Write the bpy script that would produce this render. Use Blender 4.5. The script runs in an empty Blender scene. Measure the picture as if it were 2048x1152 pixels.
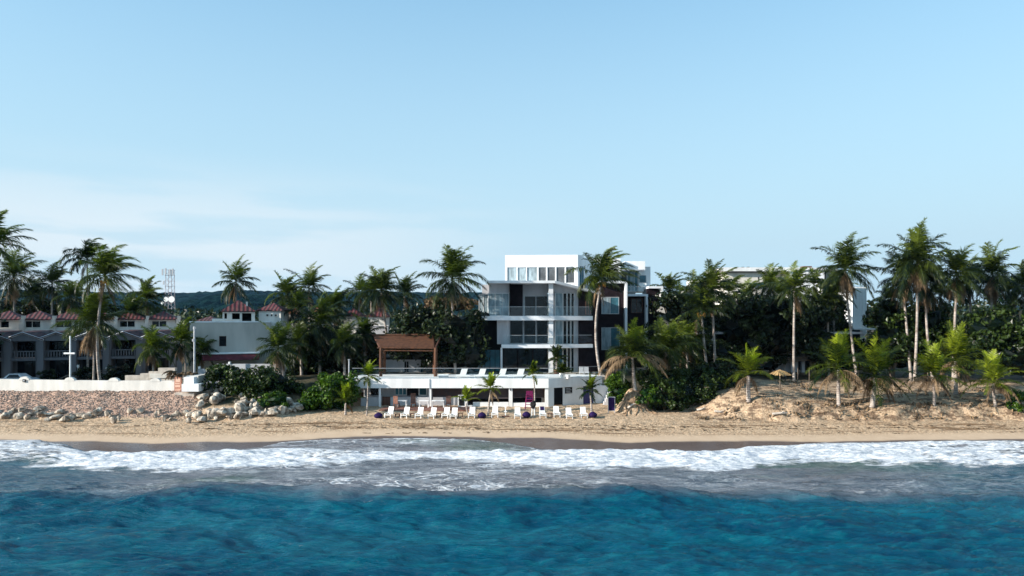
import bpy, math, random
import numpy as np
from mathutils import Vector, Matrix

# ------------------------------------------------------------------ camera, sky, sun, exposure
SC = bpy.context.scene
COL = SC.collection
F, HOR, H = 1365.0, 635.0, 12.0            # focal length (px of a 2048 wide frame), horizon row, camera height
cam_d = bpy.data.cameras.new("camera")
cam_d.sensor_width = 36.0
cam_d.lens = 36.0 * F / 2048
cam_d.shift_y = (HOR - 576) / 2048
cam_d.clip_start, cam_d.clip_end = 0.5, 20000
cam = bpy.data.objects.new("camera", cam_d)
cam.location = (0, 0, H)
cam.rotation_euler = (math.radians(90), 0, 0)
COL.objects.link(cam)
SC.camera = cam

SUN_AZ, SUN_EL = math.radians(250), math.radians(21)     # azimuth clockwise from +Y
sun_dir = Vector((math.sin(SUN_AZ) * math.cos(SUN_EL), math.cos(SUN_AZ) * math.cos(SUN_EL), math.sin(SUN_EL)))
sd = bpy.data.lights.new("sun", "SUN")
sd.energy = 5.0
sd.angle = math.radians(0.5)
sd.color = (1.0, 0.93, 0.83)
so = bpy.data.objects.new("sun", sd)
so.rotation_euler = (-sun_dir).to_track_quat('-Z', 'Y').to_euler()
so.location = (-60, -20, 60)
COL.objects.link(so)

world = bpy.data.worlds.new("World")
SC.world = world
world.use_nodes = True
wn, wl = world.node_tree.nodes, world.node_tree.links
wn.clear()
w_out = wn.new("ShaderNodeOutputWorld")
w_bg = wn.new("ShaderNodeBackground")
w_sky = wn.new("ShaderNodeTexSky")
w_sky.sky_type = 'NISHITA'
w_sky.sun_disc = False
w_sky.sun_elevation = SUN_EL
w_sky.sun_rotation = SUN_AZ
w_sky.altitude = 0
w_sky.air_density = 1.0
w_sky.dust_density = 0.3
w_sky.ozone_density = 1.0
w_bg.inputs["Strength"].default_value = 0.118
# thin bank of cloud low in the sky, left of the view
tc = wn.new("ShaderNodeTexCoord")
sx = wn.new("ShaderNodeSeparateXYZ"); wl.new(tc.outputs["Generated"], sx.inputs[0])
mp = wn.new("ShaderNodeMapping"); mp.inputs["Scale"].default_value = (2.2, 2.2, 16.0)
wl.new(tc.outputs["Generated"], mp.inputs[0])
nz = wn.new("ShaderNodeTexNoise"); nz.inputs["Scale"].default_value = 1.6; nz.inputs["Detail"].default_value = 5
wl.new(mp.outputs[0], nz.inputs["Vector"])
def wmath(op, a, b=None, clamp=False):
    n = wn.new("ShaderNodeMath"); n.operation = op; n.use_clamp = clamp
    for i, q in enumerate((a, b)):
        if q is None: continue
        if isinstance(q, (int, float)): n.inputs[i].default_value = q
        else: wl.new(q, n.inputs[i])
    return n.outputs[0]
def wramp(src, a, b):
    n = wn.new("ShaderNodeMapRange"); n.interpolation_type = 'SMOOTHSTEP'
    wl.new(src, n.inputs[0]); n.inputs[1].default_value = a; n.inputs[2].default_value = b
    return n.outputs[0]
band = wmath('MULTIPLY', wramp(sx.outputs[2], 0.23, 0.10), wramp(sx.outputs[0], 0.16, -0.42))
cl = wmath('MULTIPLY', band, wmath('ADD', wramp(nz.outputs[0], 0.36, 0.62), 0.25, True), True)
gain = wn.new("ShaderNodeMix"); gain.data_type = 'RGBA'; gain.blend_type = 'MULTIPLY'
gain.inputs[0].default_value = 1.0
wl.new(w_sky.outputs[0], gain.inputs[6]); gain.inputs[7].default_value = (0.90, 1.25, 1.20, 1)
cmix = wn.new("ShaderNodeMix"); cmix.data_type = 'RGBA'
wl.new(wmath('MULTIPLY', cl, 0.65), cmix.inputs[0]); cmix.inputs[7].default_value = (3.9, 4.25, 4.5, 1)
elev = wn.new("ShaderNodeMix"); elev.data_type = 'RGBA'      # pale haze towards the horizon
lift = wn.new("ShaderNodeMapRange"); wl.new(sx.outputs[2], lift.inputs[0])
lift.inputs[1].default_value = 0.10; lift.inputs[2].default_value = 0.46; lift.inputs[3].default_value = 1.0; lift.inputs[4].default_value = 0.118
wl.new(lift.outputs[0], elev.inputs[0]); even = wn.new("ShaderNodeMix"); even.data_type = 'RGBA'; even.inputs[0].default_value = 0.5      # thin high haze evens the blue out
wl.new(gain.outputs[2], even.inputs[6]); even.inputs[7].default_value = (1.30, 2.62, 4.05, 1)
wl.new(even.outputs[2], elev.inputs[6]); elev.inputs[7].default_value = (2.52, 3.52, 4.15, 1)
wl.new(elev.outputs[2], cmix.inputs[6])
wl.new(cmix.outputs[2], w_bg.inputs[0])

wl.new(w_bg.outputs[0], w_out.inputs[0])
SC.view_settings.view_transform = 'Standard'
SC.view_settings.look = 'None'
SC.view_settings.gamma = 1
SC.view_settings.exposure = 0.9
SC.cycles.max_bounces = 6
SC.cycles.use_denoising = True
SC.cycles.denoising_prefilter = 'ACCURATE'
SC.cycles.sample_clamp_direct = 1.2
SC.cycles.sample_clamp_indirect = 2

# ------------------------------------------------------------------ helpers
RNG = random.Random(7)
def U(px, Y): return (px - 1024) * Y / F                # world x of photo column px at depth Y
def V(py, Y): return H - (py - HOR) * Y / F             # world z of photo row py at depth Y
def ss(a, b, x):
    t = np.clip((x - a) / (b - a), 0, 1)
    return t * t * (3 - 2 * t)

def perlin(x, y, seed=0):
    x = np.asarray(x, float); y = np.asarray(y, float)
    xi, yi = np.floor(x).astype(np.int64), np.floor(y).astype(np.int64)
    xf, yf = x - xi, y - yi
    def g(ix, iy, fx, fy):
        h = (ix * 374761393 + iy * 668265263 + seed * 982451653) & 0xffffffff
        h = ((h ^ (h >> 13)) * 1274126177) & 0xffffffff
        h = (h ^ (h >> 16)) & 0xffff
        a = h * (2 * math.pi / 65536)
        return np.cos(a) * fx + np.sin(a) * fy
    u = xf * xf * xf * (xf * (xf * 6 - 15) + 10); w = yf * yf * yf * (yf * (yf * 6 - 15) + 10)
    n00 = g(xi, yi, xf, yf); n10 = g(xi + 1, yi, xf - 1, yf)
    n01 = g(xi, yi + 1, xf, yf - 1); n11 = g(xi + 1, yi + 1, xf - 1, yf - 1)
    return (n00 * (1 - u) + n10 * u) * (1 - w) + (n01 * (1 - u) + n11 * u) * w
def fbm(x, y, o=4, seed=0):
    r, a = 0, 1.0
    for i in range(o):
        r = r + a * perlin(x, y, seed + i); x = x * 2.03 + 11.3; y = y * 2.03 + 5.7; a *= 0.5
    return r

class MB:
    """collects faces; build() links them as one mesh object"""
    def __init__(s): s.v = []; s.f = []; s.t = []; s.tint = 0.5; s.xf = None
    def p(s, a):
        a = Vector(a)
        if s.xf: a = s.xf @ a
        s.v.append((a.x, a.y, a.z)); s.t.append(s.tint); return len(s.v) - 1
    def face(s, pts): s.f.append([s.p(q) for q in pts])
    def hexa(s, P):
        i = [s.p(q) for q in P]
        for q in ((0, 3, 2, 1), (4, 5, 6, 7), (0, 1, 5, 4), (1, 2, 6, 5), (2, 3, 7, 6), (3, 0, 4, 7)):
            s.f.append([i[k] for k in q])
        return s
    def box(s, x0, x1, y0, y1, z0, z1):
        return s.hexa([(x0, y0, z0), (x1, y0, z0), (x1, y1, z0), (x0, y1, z0), (x0, y0, z1), (x1, y0, z1), (x1, y1, z1), (x0, y1, z1)])
    def prism(s, poly, z0, z1):
        n = len(poly)
        a = [s.p((x, y, z0)) for x, y in poly]; b = [s.p((x, y, z1)) for x, y in poly]
        s.f.append(a[::-1]); s.f.append(b)
        for k in range(n): s.f.append([a[k], a[(k + 1) % n], b[(k + 1) % n], b[k]])
        return s
    def wall_poly(s, poly, y0, y1):            # outline in x,z, thick in y
        n = len(poly)
        a = [s.p((x, y0, z)) for x, z in poly]; b = [s.p((x, y1, z)) for x, z in poly]
        s.f.append(a); s.f.append(b[::-1])
        for k in range(n): s.f.append([a[(k + 1) % n], a[k], b[k], b[(k + 1) % n]])
        return s
    def pyramid(s, x0, x1, y0, y1, z0, z1, th=0.12):
        s.box(x0, x1, y0, y1, z0 - th, z0)
        b = [s.p(q) for q in ((x0, y0, z0 + .002), (x1, y0, z0 + .002), (x1, y1, z0 + .002), (x0, y1, z0 + .002))]
        t = s.p(((x0 + x1) / 2, (y0 + y1) / 2, z1))
        for k in range(4): s.f.append([b[k], b[(k + 1) % 4], t])
        return s
    def tube(s, pts, rad, n=7, cap=True):
        pts = [Vector(q) for q in pts]
        if not hasattr(rad, '__len__'): rad = [rad] * len(pts)
        rings = []
        for k, q in enumerate(pts):
            d = (pts[min(k + 1, len(pts) - 1)] - pts[max(k - 1, 0)]).normalized()
            up = Vector((0, 0, 1)) if abs(d.z) < .95 else Vector((0, 1, 0))
            a = d.cross(up).normalized(); b = a.cross(d)
            rings.append([s.p(q + (a * math.cos(t) + b * math.sin(t)) * rad[k]) for t in [2 * math.pi * j / n for j in range(n)]])
        for r0, r1 in zip(rings, rings[1:]):
            for j in range(n): s.f.append([r0[j], r0[(j + 1) % n], r1[(j + 1) % n], r1[j]])
        if cap: s.f.append(rings[0][::-1]); s.f.append(rings[-1])
        return s
    def blob(s, c, r, rng, jit=0.0, nu=8, nv=5):
        c = Vector(c); r = r if hasattr(r, '__len__') else (r, r, r)
        top = s.p(c + Vector((0, 0, r[2] * (1 + jit * (rng.random() - .5)))))
        rows = []
        for i in range(1, nv):
            th = math.pi * i / nv; row = []
            for j in range(nu):
                ph = 2 * math.pi * (j + (i % 2) * .5) / nu; k = 1 + jit * (rng.random() - .5) * 2
                row.append(s.p(c + Vector((r[0] * k * math.sin(th) * math.cos(ph), r[1] * k * math.sin(th) * math.sin(ph), r[2] * k * math.cos(th)))))
            rows.append(row)
        bot = s.p(c - Vector((0, 0, r[2])))
        for j in range(nu):
            s.f.append([top, rows[0][j], rows[0][(j + 1) % nu]]); s.f.append([bot, rows[-1][(j + 1) % nu], rows[-1][j]])
            for a, b in zip(rows, rows[1:]): s.f.append([a[j], b[j], b[(j + 1) % nu], a[(j + 1) % nu]])
        return s
    def build(s, name, mat, parent=None, local=False, smooth=False):
        me = bpy.data.meshes.new(name)
        v = s.v
        if parent is not None and not local:
            inv = parent.matrix_basis.inverted()
            a = np.array(v) @ np.array(inv.to_3x3()).T + np.array(inv.translation)
            v = a.tolist()
        me.from_pydata(v, [], s.f)
        at = me.attributes.new("tint", 'FLOAT', 'POINT'); at.data.foreach_set("value", s.t)
        me.materials.append(mat)
        if smooth: me.polygons.foreach_set("use_smooth", [True] * len(me.polygons))
        me.update()
        o = bpy.data.objects.new(name, me); COL.objects.link(o)
        if parent is not None: o.parent = parent
        return o

def tag(o, label=None, cat=None, group=None, kind=None):
    if label: o["label"] = label
    if cat: o["category"] = cat
    if group: o["group"] = group
    if kind: o["kind"] = kind
    return o
def empty(name, loc, label, cat, group=None, rz=0):
    o = bpy.data.objects.new(name, None); o.location = loc; o.rotation_euler = (0, 0, rz)
    o.empty_display_size = 0.3
    COL.objects.link(o); tag(o, label, cat, group); return o
def copy_tree(o, parent=None):
    c = o.copy(); COL.objects.link(c)
    if parent is not None: c.parent = parent
    for ch in [q for q in ALLCH.get(o.name, o.children)]: copy_tree(ch, c)
    return c
ALLCH = {}

# ------------------------------------------------------------------ materials
def nodes(name):
    m = bpy.data.materials.new(name); m.use_nodes = True
    n, l = m.node_tree.nodes, m.node_tree.links
    b = n["Principled BSDF"]
    return m, n, l, b
def mathn(n, l, op, a, b=None, clamp=False):
    k = n.new("ShaderNodeMath"); k.operation = op; k.use_clamp = clamp
    for i, q in enumerate((a, b)):
        if q is None: continue
        if isinstance(q, (int, float)): k.inputs[i].default_value = q
        else: l.new(q, k.inputs[i])
    return k.outputs[0]
def mixc(n, l, f, a, b, blend='MIX'):
    k = n.new("ShaderNodeMix"); k.data_type = 'RGBA'; k.blend_type = blend
    for i, q in ((0, f), (6, a), (7, b)):
        if isinstance(q, (int, float)): k.inputs[i].default_value = q
        elif isinstance(q, tuple): k.inputs[i].default_value = (*q, 1)
        else: l.new(q, k.inputs[i])
    return k.outputs[2]
def noise(n, l, scale, detail=4, vec=None, stretch=None, rough=0.55):
    t = n.new("ShaderNodeTexCoord"); src = t.outputs["Object"] if vec is None else vec
    if stretch:
        mpn = n.new("ShaderNodeMapping"); mpn.inputs["Scale"].default_value = stretch; l.new(src, mpn.inputs[0]); src = mpn.outputs[0]
    k = n.new("ShaderNodeTexNoise"); k.inputs["Scale"].default_value = scale; k.inputs["Detail"].default_value = detail
    k.inputs["Roughness"].default_value = rough
    l.new(src, k.inputs["Vector"]); return k.outputs[0]
def mrange(n, l, src, a, b, c=0.0, d=1.0, smooth=True):
    k = n.new("ShaderNodeMapRange"); k.interpolation_type = 'SMOOTHSTEP' if smooth else 'LINEAR'
    l.new(src, k.inputs[0])
    for i, q in enumerate((a, b, c, d)): k.inputs[i + 1].default_value = q
    return k.outputs[0]
def attr(n, name):
    k = n.new("ShaderNodeAttribute"); k.attribute_name = name; return k.outputs["Fac"]
def bump(n, l, b, h, strength=0.4, dist=0.05):
    k = n.new("ShaderNodeBump"); k.inputs["Strength"].default_value = strength; k.inputs["Distance"].default_value = dist
    l.new(h, k.inputs["Height"]); l.new(k.outputs[0], b.inputs["Normal"])

def plain(name, c, rough=0.6, var=0.12, scale=1.5, metal=0.0, bmp=0.0, streak=False):
    m, n, l, b = nodes(name)
    f = noise(n, l, scale, 5, stretch=(1, 1, .25) if streak else None)
    f = mrange(n, l, f, .3, .7)
    l.new(mixc(n, l, f, tuple(q * (1 - var) for q in c), tuple(min(1, q * (1 + var)) for q in c)), b.inputs["Base Color"])
    b.inputs["Roughness"].default_value = rough; b.inputs["Metallic"].default_value = metal
    b.inputs["Specular IOR Level"].default_value = .08 if max(c) < .06 else .3
    if bmp: bump(n, l, b, noise(n, l, scale * 8, 4), bmp, 0.02)
    return m
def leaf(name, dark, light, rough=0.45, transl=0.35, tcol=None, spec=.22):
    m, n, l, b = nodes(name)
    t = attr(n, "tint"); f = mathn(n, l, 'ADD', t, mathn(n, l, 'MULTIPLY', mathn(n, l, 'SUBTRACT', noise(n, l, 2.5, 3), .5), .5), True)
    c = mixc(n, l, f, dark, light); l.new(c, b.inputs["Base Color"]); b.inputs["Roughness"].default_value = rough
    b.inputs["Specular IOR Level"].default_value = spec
    tr = n.new("ShaderNodeBsdfTranslucent"); l.new(mixc(n, l, 1.0, c, tcol or (1.1, 1.25, .5), 'MULTIPLY'), tr.inputs[0])
    mx = n.new("ShaderNodeMixShader"); mx.inputs[0].default_value = transl
    l.new(b.outputs[0], mx.inputs[1]); l.new(tr.outputs[0], mx.inputs[2])
    l.new(mx.outputs[0], n["Material Output"].inputs[0]); return m
def glass(name, c, rough=0.06):
    m, n, l, b = nodes(name)
    f = noise(n, l, .6, 3)
    l.new(mixc(n, l, mrange(n, l, f, .35, .65), tuple(q * .5 for q in c), c), b.inputs["Base Color"])
    b.inputs["Roughness"].default_value = rough; b.inputs["Specular IOR Level"].default_value = 0.28; return m
def tiles(name, a, bcol, n_per_m=2.6, axis='X'):
    m, n, l, b = nodes(name)
    t = n.new("ShaderNodeTexCoord"); w = n.new("ShaderNodeTexWave"); w.wave_type = 'BANDS'; w.bands_direction = axis
    w.inputs["Scale"].default_value = n_per_m; w.inputs["Distortion"].default_value = .3
    l.new(t.outputs["Object"], w.inputs[0])
    c = mixc(n, l, w.outputs[1], a, bcol); c = mixc(n, l, mrange(n, l, noise(n, l, 1.8, 5), .35, .7), c, mixc(n, l, .5, c, (.10, .05, .04)))
    l.new(c, b.inputs["Base Color"]); b.inputs["Roughness"].default_value = .75
    bump(n, l, b, w.outputs[1], .8, .06); return m

M = {}
M['white'] = plain('white_render', (.75, .75, .745), .6, .11, .9, streak=True)
M['white_old'] = plain('weathered_white_render', (.70, .67, .62), .75, .12, .9, bmp=.2, streak=True)
M['cream'] = plain('cream_render', (.62, .58, .52), .8, .12, 1.2, bmp=.2)
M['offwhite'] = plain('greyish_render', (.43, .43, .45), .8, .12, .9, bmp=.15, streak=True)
M['warmwall'] = plain('warm_grey_render', (.46, .42, .375), .85, .12, .8, bmp=.15, streak=True)
M['render_shaded'] = plain('shaded_grey_render', (.145, .145, .16), .85, .15, .9, bmp=.15, streak=True)  # row-house render, darkened so the colour itself carries their deep shade
M['slab'] = plain('white_concrete', (.68, .69, .71), .6, .08, 1.0, streak=True)
M['brown'] = plain('dark_brown_cladding', (.016, .011, .014), .6, .3, 2)
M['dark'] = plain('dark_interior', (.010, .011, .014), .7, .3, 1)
M['glass'] = glass('window_glass', (.006, .010, .014))
M['glass_blue'] = glass('blue_window_glass', (.05, .16, .21))
M['glass_pale'] = glass('pale_window_glass', (.16, .17, .18))
M['curtain'] = plain('curtain_cloth', (.30, .37, .40), .7, .35, 3, streak=True)
M['railglass'] = None
M['tile'] = tiles('red_roof_tiles', (.115, .009, .015), (.016, .003, .006), .62)
M['tile_dark'] = tiles('old_roof_tiles', (.07, .018, .024), (.03, .010, .015), .62)
M['tile_orange'] = tiles('orange_roof_tiles', (.30, .09, .04), (.10, .025, .015), .62)
M['wood'] = plain('brown_timber', (.085, .034, .016), .7, .4, 3, bmp=.3, streak=True)
M['wood_dark'] = plain('dark_timber', (.11, .05, .035), .7, .3, 3, bmp=.3)
M['shutter'] = tiles('grey_roll_shutter', (.06, .052, .062), (.035, .03, .037), 5, 'Z')
M['trunk'] = None
M['metal'] = plain('galvanised_steel', (.45, .46, .48), .4, .15, 4, metal=.3)
M['whitepaint'] = plain('white_paint', (.82, .82, .80), .4, .04, 3)
M['plastic'] = plain('white_plastic', (.82, .81, .79), .45, .03, 5)
M['purple'] = plain('purple_fabric', (.020, .010, .055), .85, .25, 6, bmp=.2)
M['magenta'] = plain('magenta_paint', (.17, .010, .075), .5, .1, 6)
M['bluepaint'] = plain('blue_door_paint', (.03, .03, .13), .5, .15, 3)
M['awning'] = plain('maroon_awning', (.10, .02, .028), .8, .2, 2)
M['salmon'] = plain('faded_orange_board', (.46, .22, .155), .7, .2, 5)
M['salmon_pale'] = plain('pale_orange_lettering', (.68, .45, .34), .7, .1, 9)
M['black'] = plain('black_rubber', (.015, .015, .016), .6, .2, 5)
M['carpaint'] = plain('silver_car_paint', (.55, .57, .60), .25, .05, 2, metal=.2)
M['brick'] = plain('brick_red_paving', (.20, .095, .07), .85, .3, 5, bmp=.3)
M['thatch'] = plain('dry_thatch', (.34, .22, .10), .9, .4, 6, bmp=.6)
M['coconut'] = plain('orange_coconuts', (.50, .22, .045), .5, .3, 6)
M['coco_green'] = plain('green_coconuts', (.22, .20, .05), .5, .3, 6)
M['root'] = plain('exposed_roots', (.24, .16, .10), .9, .4, 4, bmp=.5)
M['tower'] = plain('red_and_white_tower_paint', (.36, .31, .33), .6, .3, .25)
M['terracotta'] = plain('pale_stone', (.48, .42, .36), .85, .2, 2, bmp=.4)
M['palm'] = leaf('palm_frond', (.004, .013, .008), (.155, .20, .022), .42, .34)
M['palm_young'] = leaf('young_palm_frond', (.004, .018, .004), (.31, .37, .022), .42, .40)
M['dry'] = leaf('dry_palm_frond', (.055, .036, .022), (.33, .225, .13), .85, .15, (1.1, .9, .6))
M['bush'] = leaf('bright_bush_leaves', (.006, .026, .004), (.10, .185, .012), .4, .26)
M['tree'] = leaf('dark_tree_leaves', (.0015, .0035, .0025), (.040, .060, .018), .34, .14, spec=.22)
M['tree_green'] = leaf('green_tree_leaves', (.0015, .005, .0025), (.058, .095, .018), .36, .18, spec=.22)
M['branch'] = plain('grey_bark', (.12, .095, .075), .9, .3, 3, bmp=.4)

def m_trunk():
    m, n, l, b = nodes('palm_trunk_bark')
    t = n.new("ShaderNodeTexCoord"); w = n.new("ShaderNodeTexWave"); w.wave_type = 'BANDS'; w.bands_direction = 'Z'
    w.inputs["Scale"].default_value = 1.6; w.inputs["Distortion"].default_value = 2.0; w.inputs["Detail"].default_value = 2
    l.new(t.outputs["Object"], w.inputs[0])
    c = mixc(n, l, w.outputs[1], (.24, .20, .175), (.46, .41, .37))
    c = mixc(n, l, mrange(n, l, noise(n, l, 1.3, 4), .4, .7), c, (.16, .12, .10))
    l.new(c, b.inputs["Base Color"]); b.inputs["Roughness"].default_value = .85
    bump(n, l, b, w.outputs[1], .5, .03); return m
M['trunk'] = m_trunk()
def m_railglass():
    m, n, l, b = nodes('balustrade_glass')
    b.inputs["Base Color"].default_value = (.45, .62, .68, 1); b.inputs["Roughness"].default_value = .03
    tr = n.new("ShaderNodeBsdfTransparent"); tr.inputs[0].default_value = (.965, .985, .985, 1)
    fr = n.new("ShaderNodeFresnel"); fr.inputs[0].default_value = 1.45
    gl = n.new("ShaderNodeBsdfGlossy"); gl.inputs[1].default_value = .03; gl.inputs[0].default_value = (.9, .95, 1, 1)
    mx = n.new("ShaderNodeMixShader"); l.new(mathn(n, l, 'MULTIPLY', fr.outputs[0], .7), mx.inputs[0]); l.new(tr.outputs[0], mx.inputs[1]); l.new(gl.outputs[0], mx.inputs[2])
    l.new(mx.outputs[0], n["Material Output"].inputs[0]); return m
M['railglass'] = m_railglass()
def m_rock():
    m, n, l, b = nodes('limestone')
    f = noise(n, l, 1.8, 6); c = mixc(n, l, mrange(n, l, f, .35, .65), (.15, .115, .085), (.55, .475, .385))
    l.new(c, b.inputs["Base Color"]); b.inputs["Roughness"].default_value = .9
    bump(n, l, b, noise(n, l, 5, 6), .7, .12); return m
M['rock'] = m_rock()
def m_stones():
    m, n, l, b = nodes('rubble_stone')
    t = attr(n, "tint"); c = mixc(n, l, t, (.25, .17, .13), (.45, .335, .265))
    l.new(c, b.inputs["Base Color"]); b.inputs["Roughness"].default_value = .9; return m
M['stones'] = m_stones()
# ------------------------------------------------------------------ the setting: ground, sea, hills, far wood
BY = np.array([-50, 58, 60.5, 62.5, 64.5, 66.5, 69, 72, 76, 82.0])
BZ = np.array([-4, -.9, -.35, -.02, .22, .55, 1.05, 1.45, 1.7, 1.8])
def beach(Y): return np.interp(Y, BY, BZ)
def ground(X, Y):
    X = np.asarray(X, float); Y = np.asarray(Y, float)
    zb = beach(Y)
    n1 = fbm(X / 3.1, Y / 3.1, 4, 3); n2 = fbm(X / 9, Y / 9, 3, 9)
    wob = n2 * .7 + n1 * .5
    lef = np.interp(Y + n1 * .5, [71.3, 72.2, 76.0, 77, 90, 200], [0, .25, 2.05, 2.0, 1.7, 2.2])
    mid = np.interp(Y + wob, [71.0, 72, 78, 84, 200], [0, .2, 2.2, 2.9, 3.0])
    bus = np.interp(Y + wob * .5, [74, 76, 81, 84, 200], [0, .1, 2.6, 3.0, 3.1])
    cen = np.interp(Y, [82.5, 83.4, 85, 200], [0, 2.9, 3.1, 3.2])
    bay = np.interp(Y + wob, [75, 76, 79, 84, 200], [0, .2, 1.6, 2.3, 3.2])
    zt = np.interp(X, [15, 19, 25, 29, 33, 37, 70], [.7, .7, 1.95, 1.8, 1.4, 1.25, 1.25])
    foot = 70.6 + np.interp(X, [14, 19, 23, 27, 40], [4.5, 3.6, 1.0, 0, .3])
    gul = fbm(X / 2.6, Y / 1.7, 4, 21) * .75 + fbm(X / .8, Y / .7, 3, 44) * .30
    yy = Y - foot + gul + n1 * .3
    rig = zt * (ss(-.2, 1.9, yy) * .86 + .14 * ss(1.8, 3.0, yy)) + np.interp(yy, [0, 2.6, 14, 40, 200], [0, 0, .75, 1.5, 1.7]) + ss(2.2, 4, yy) * n2 * .3
    w1 = ss(-36.5, -33.5, X); w2 = ss(-26, -23, X); w3 = ss(-20.0, -18.6, X); w4 = ss(12.0, 13.2, X); w5 = ss(19.0, 23.0, X)
    add = lef * (1 - w1) + mid * w1
    add = add * (1 - w2) + bus * w2
    add = add * (1 - w3) + cen * w3
    add = add * (1 - w4) + bay * w4
    add = add * (1 - w5) + rig * w5
    mound = 2.1 * np.exp(-(((X - 13.4) / 1.5) ** 2 + ((Y - 75.6) / 1.5) ** 2) ** 1.5)
    small = n1 * .06 * ss(66, 69, Y) + fbm(X / .75, Y / .5, 3, 61) * .12 * ss(67.0, 69.5, Y) * (1 - ss(73, 110, Y))
    return zb + add + mound + small
def gz(x, y): return float(ground(np.array([x]), np.array([y]))[0])

def axis_pts(parts):
    out = []
    for a, b, st in parts: out += list(np.arange(a, b - 1e-6, st))
    return np.array(out)
def geo(a, b, n): return list(np.sign(a) * np.geomspace(abs(a), abs(b), n))
def grid_mesh(name, xs, ys, Z, mat, attrs=None, smooth=True):
    nx, ny = len(xs), len(ys)
    XX, YY = np.meshgrid(xs, ys)
    me = bpy.data.meshes.new(name)
    co = np.stack([XX, YY, Z], -1).reshape(-1, 3)
    idx = np.arange(nx * ny).reshape(ny, nx)
    q = np.stack([idx[:-1, :-1], idx[:-1, 1:], idx[1:, 1:], idx[1:, :-1]], -1).reshape(-1)
    nf = (nx - 1) * (ny - 1)
    me.vertices.add(nx * ny); me.vertices.foreach_set("co", co.reshape(-1))
    me.loops.add(nf * 4); me.loops.foreach_set("vertex_index", q)
    me.polygons.add(nf); me.polygons.foreach_set("loop_start", np.arange(nf) * 4)
    me.polygons.foreach_set("use_smooth", [smooth] * nf)
    me.update(calc_edges=True)
    for k, a in (attrs or {}).items():
        t = me.attributes.new(k, 'FLOAT', 'POINT'); t.data.foreach_set("value", np.asarray(a, np.float32).reshape(-1))
    me.materials.append(mat); me.validate()
    o = bpy.data.objects.new(name, me); COL.objects.link(o); return o

def ypix(Y): return HOR + F * (H - np.maximum(0, beach(Y))) / Y
_ys = np.linspace(40, 76, 721); _yp = ypix(_ys)
def unproj(pts):                            # photo points on the shore -> world polyline
    px = np.array([p[0] for p in pts], float); py = np.array([p[1] for p in pts], float)
    Y = np.interp(-py, -_yp, _ys); return (px - 1024) * Y / F, Y
def pl(pts):
    x, y = unproj(pts); return lambda X: np.interp(X, x, y)
wet_line = pl([(-300, 880), (0, 880), (90, 883), (180, 883), (300, 888), (420, 884), (540, 884), (640, 877), (760, 872), (900, 874), (1000, 876), (1100, 877), (1260, 886), (1380, 883), (1500, 883), (1640, 884), (1800, 881), (2048, 879), (2400, 880)])
wash_line = pl([(-300, 881), (0, 881), (80, 880), (130, 888), (180, 904), (300, 906), (420, 902), (520, 895), (560, 885), (640, 880), (760, 877), (860, 877), (940, 879), (1010, 885), (1060, 894), (1110, 900), (1290, 901), (1400, 905), (1500, 893), (1590, 890), (1640, 886), (1780, 884), (1850, 882), (2048, 881), (2400, 881)])
foam_up = pl([(-300, 882), (0, 883), (80, 884), (130, 890), (180, 905), (300, 907), (420, 903), (520, 898), (600, 895), (700, 902), (850, 905), (1010, 903), (1100, 901), (1290, 899), (1400, 906), (1500, 893), (1590, 890), (1780, 885), (1850, 882), (2048, 881), (2400, 881)])
foam_lo = pl([(-300, 926), (0, 929), (100, 937), (200, 944), (400, 943), (560, 937), (700, 931), (800, 925), (900, 921), (1000, 927), (1060, 935), (1180, 940), (1300, 938), (1440, 945), (1540, 930), (1650, 924), (1760, 930), (1900, 931), (2048, 939), (2400, 942)])
crest = pl([(-300, 1002), (0, 996), (200, 994), (350, 1000), (450, 998), (620, 1001), (660, 1008), (740, 1001), (800, 1002), (900, 1006), (1000, 1002), (1150, 1003), (1300, 996), (1500, 988), (1700, 990), (2048, 996), (2400, 999)])

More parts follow.
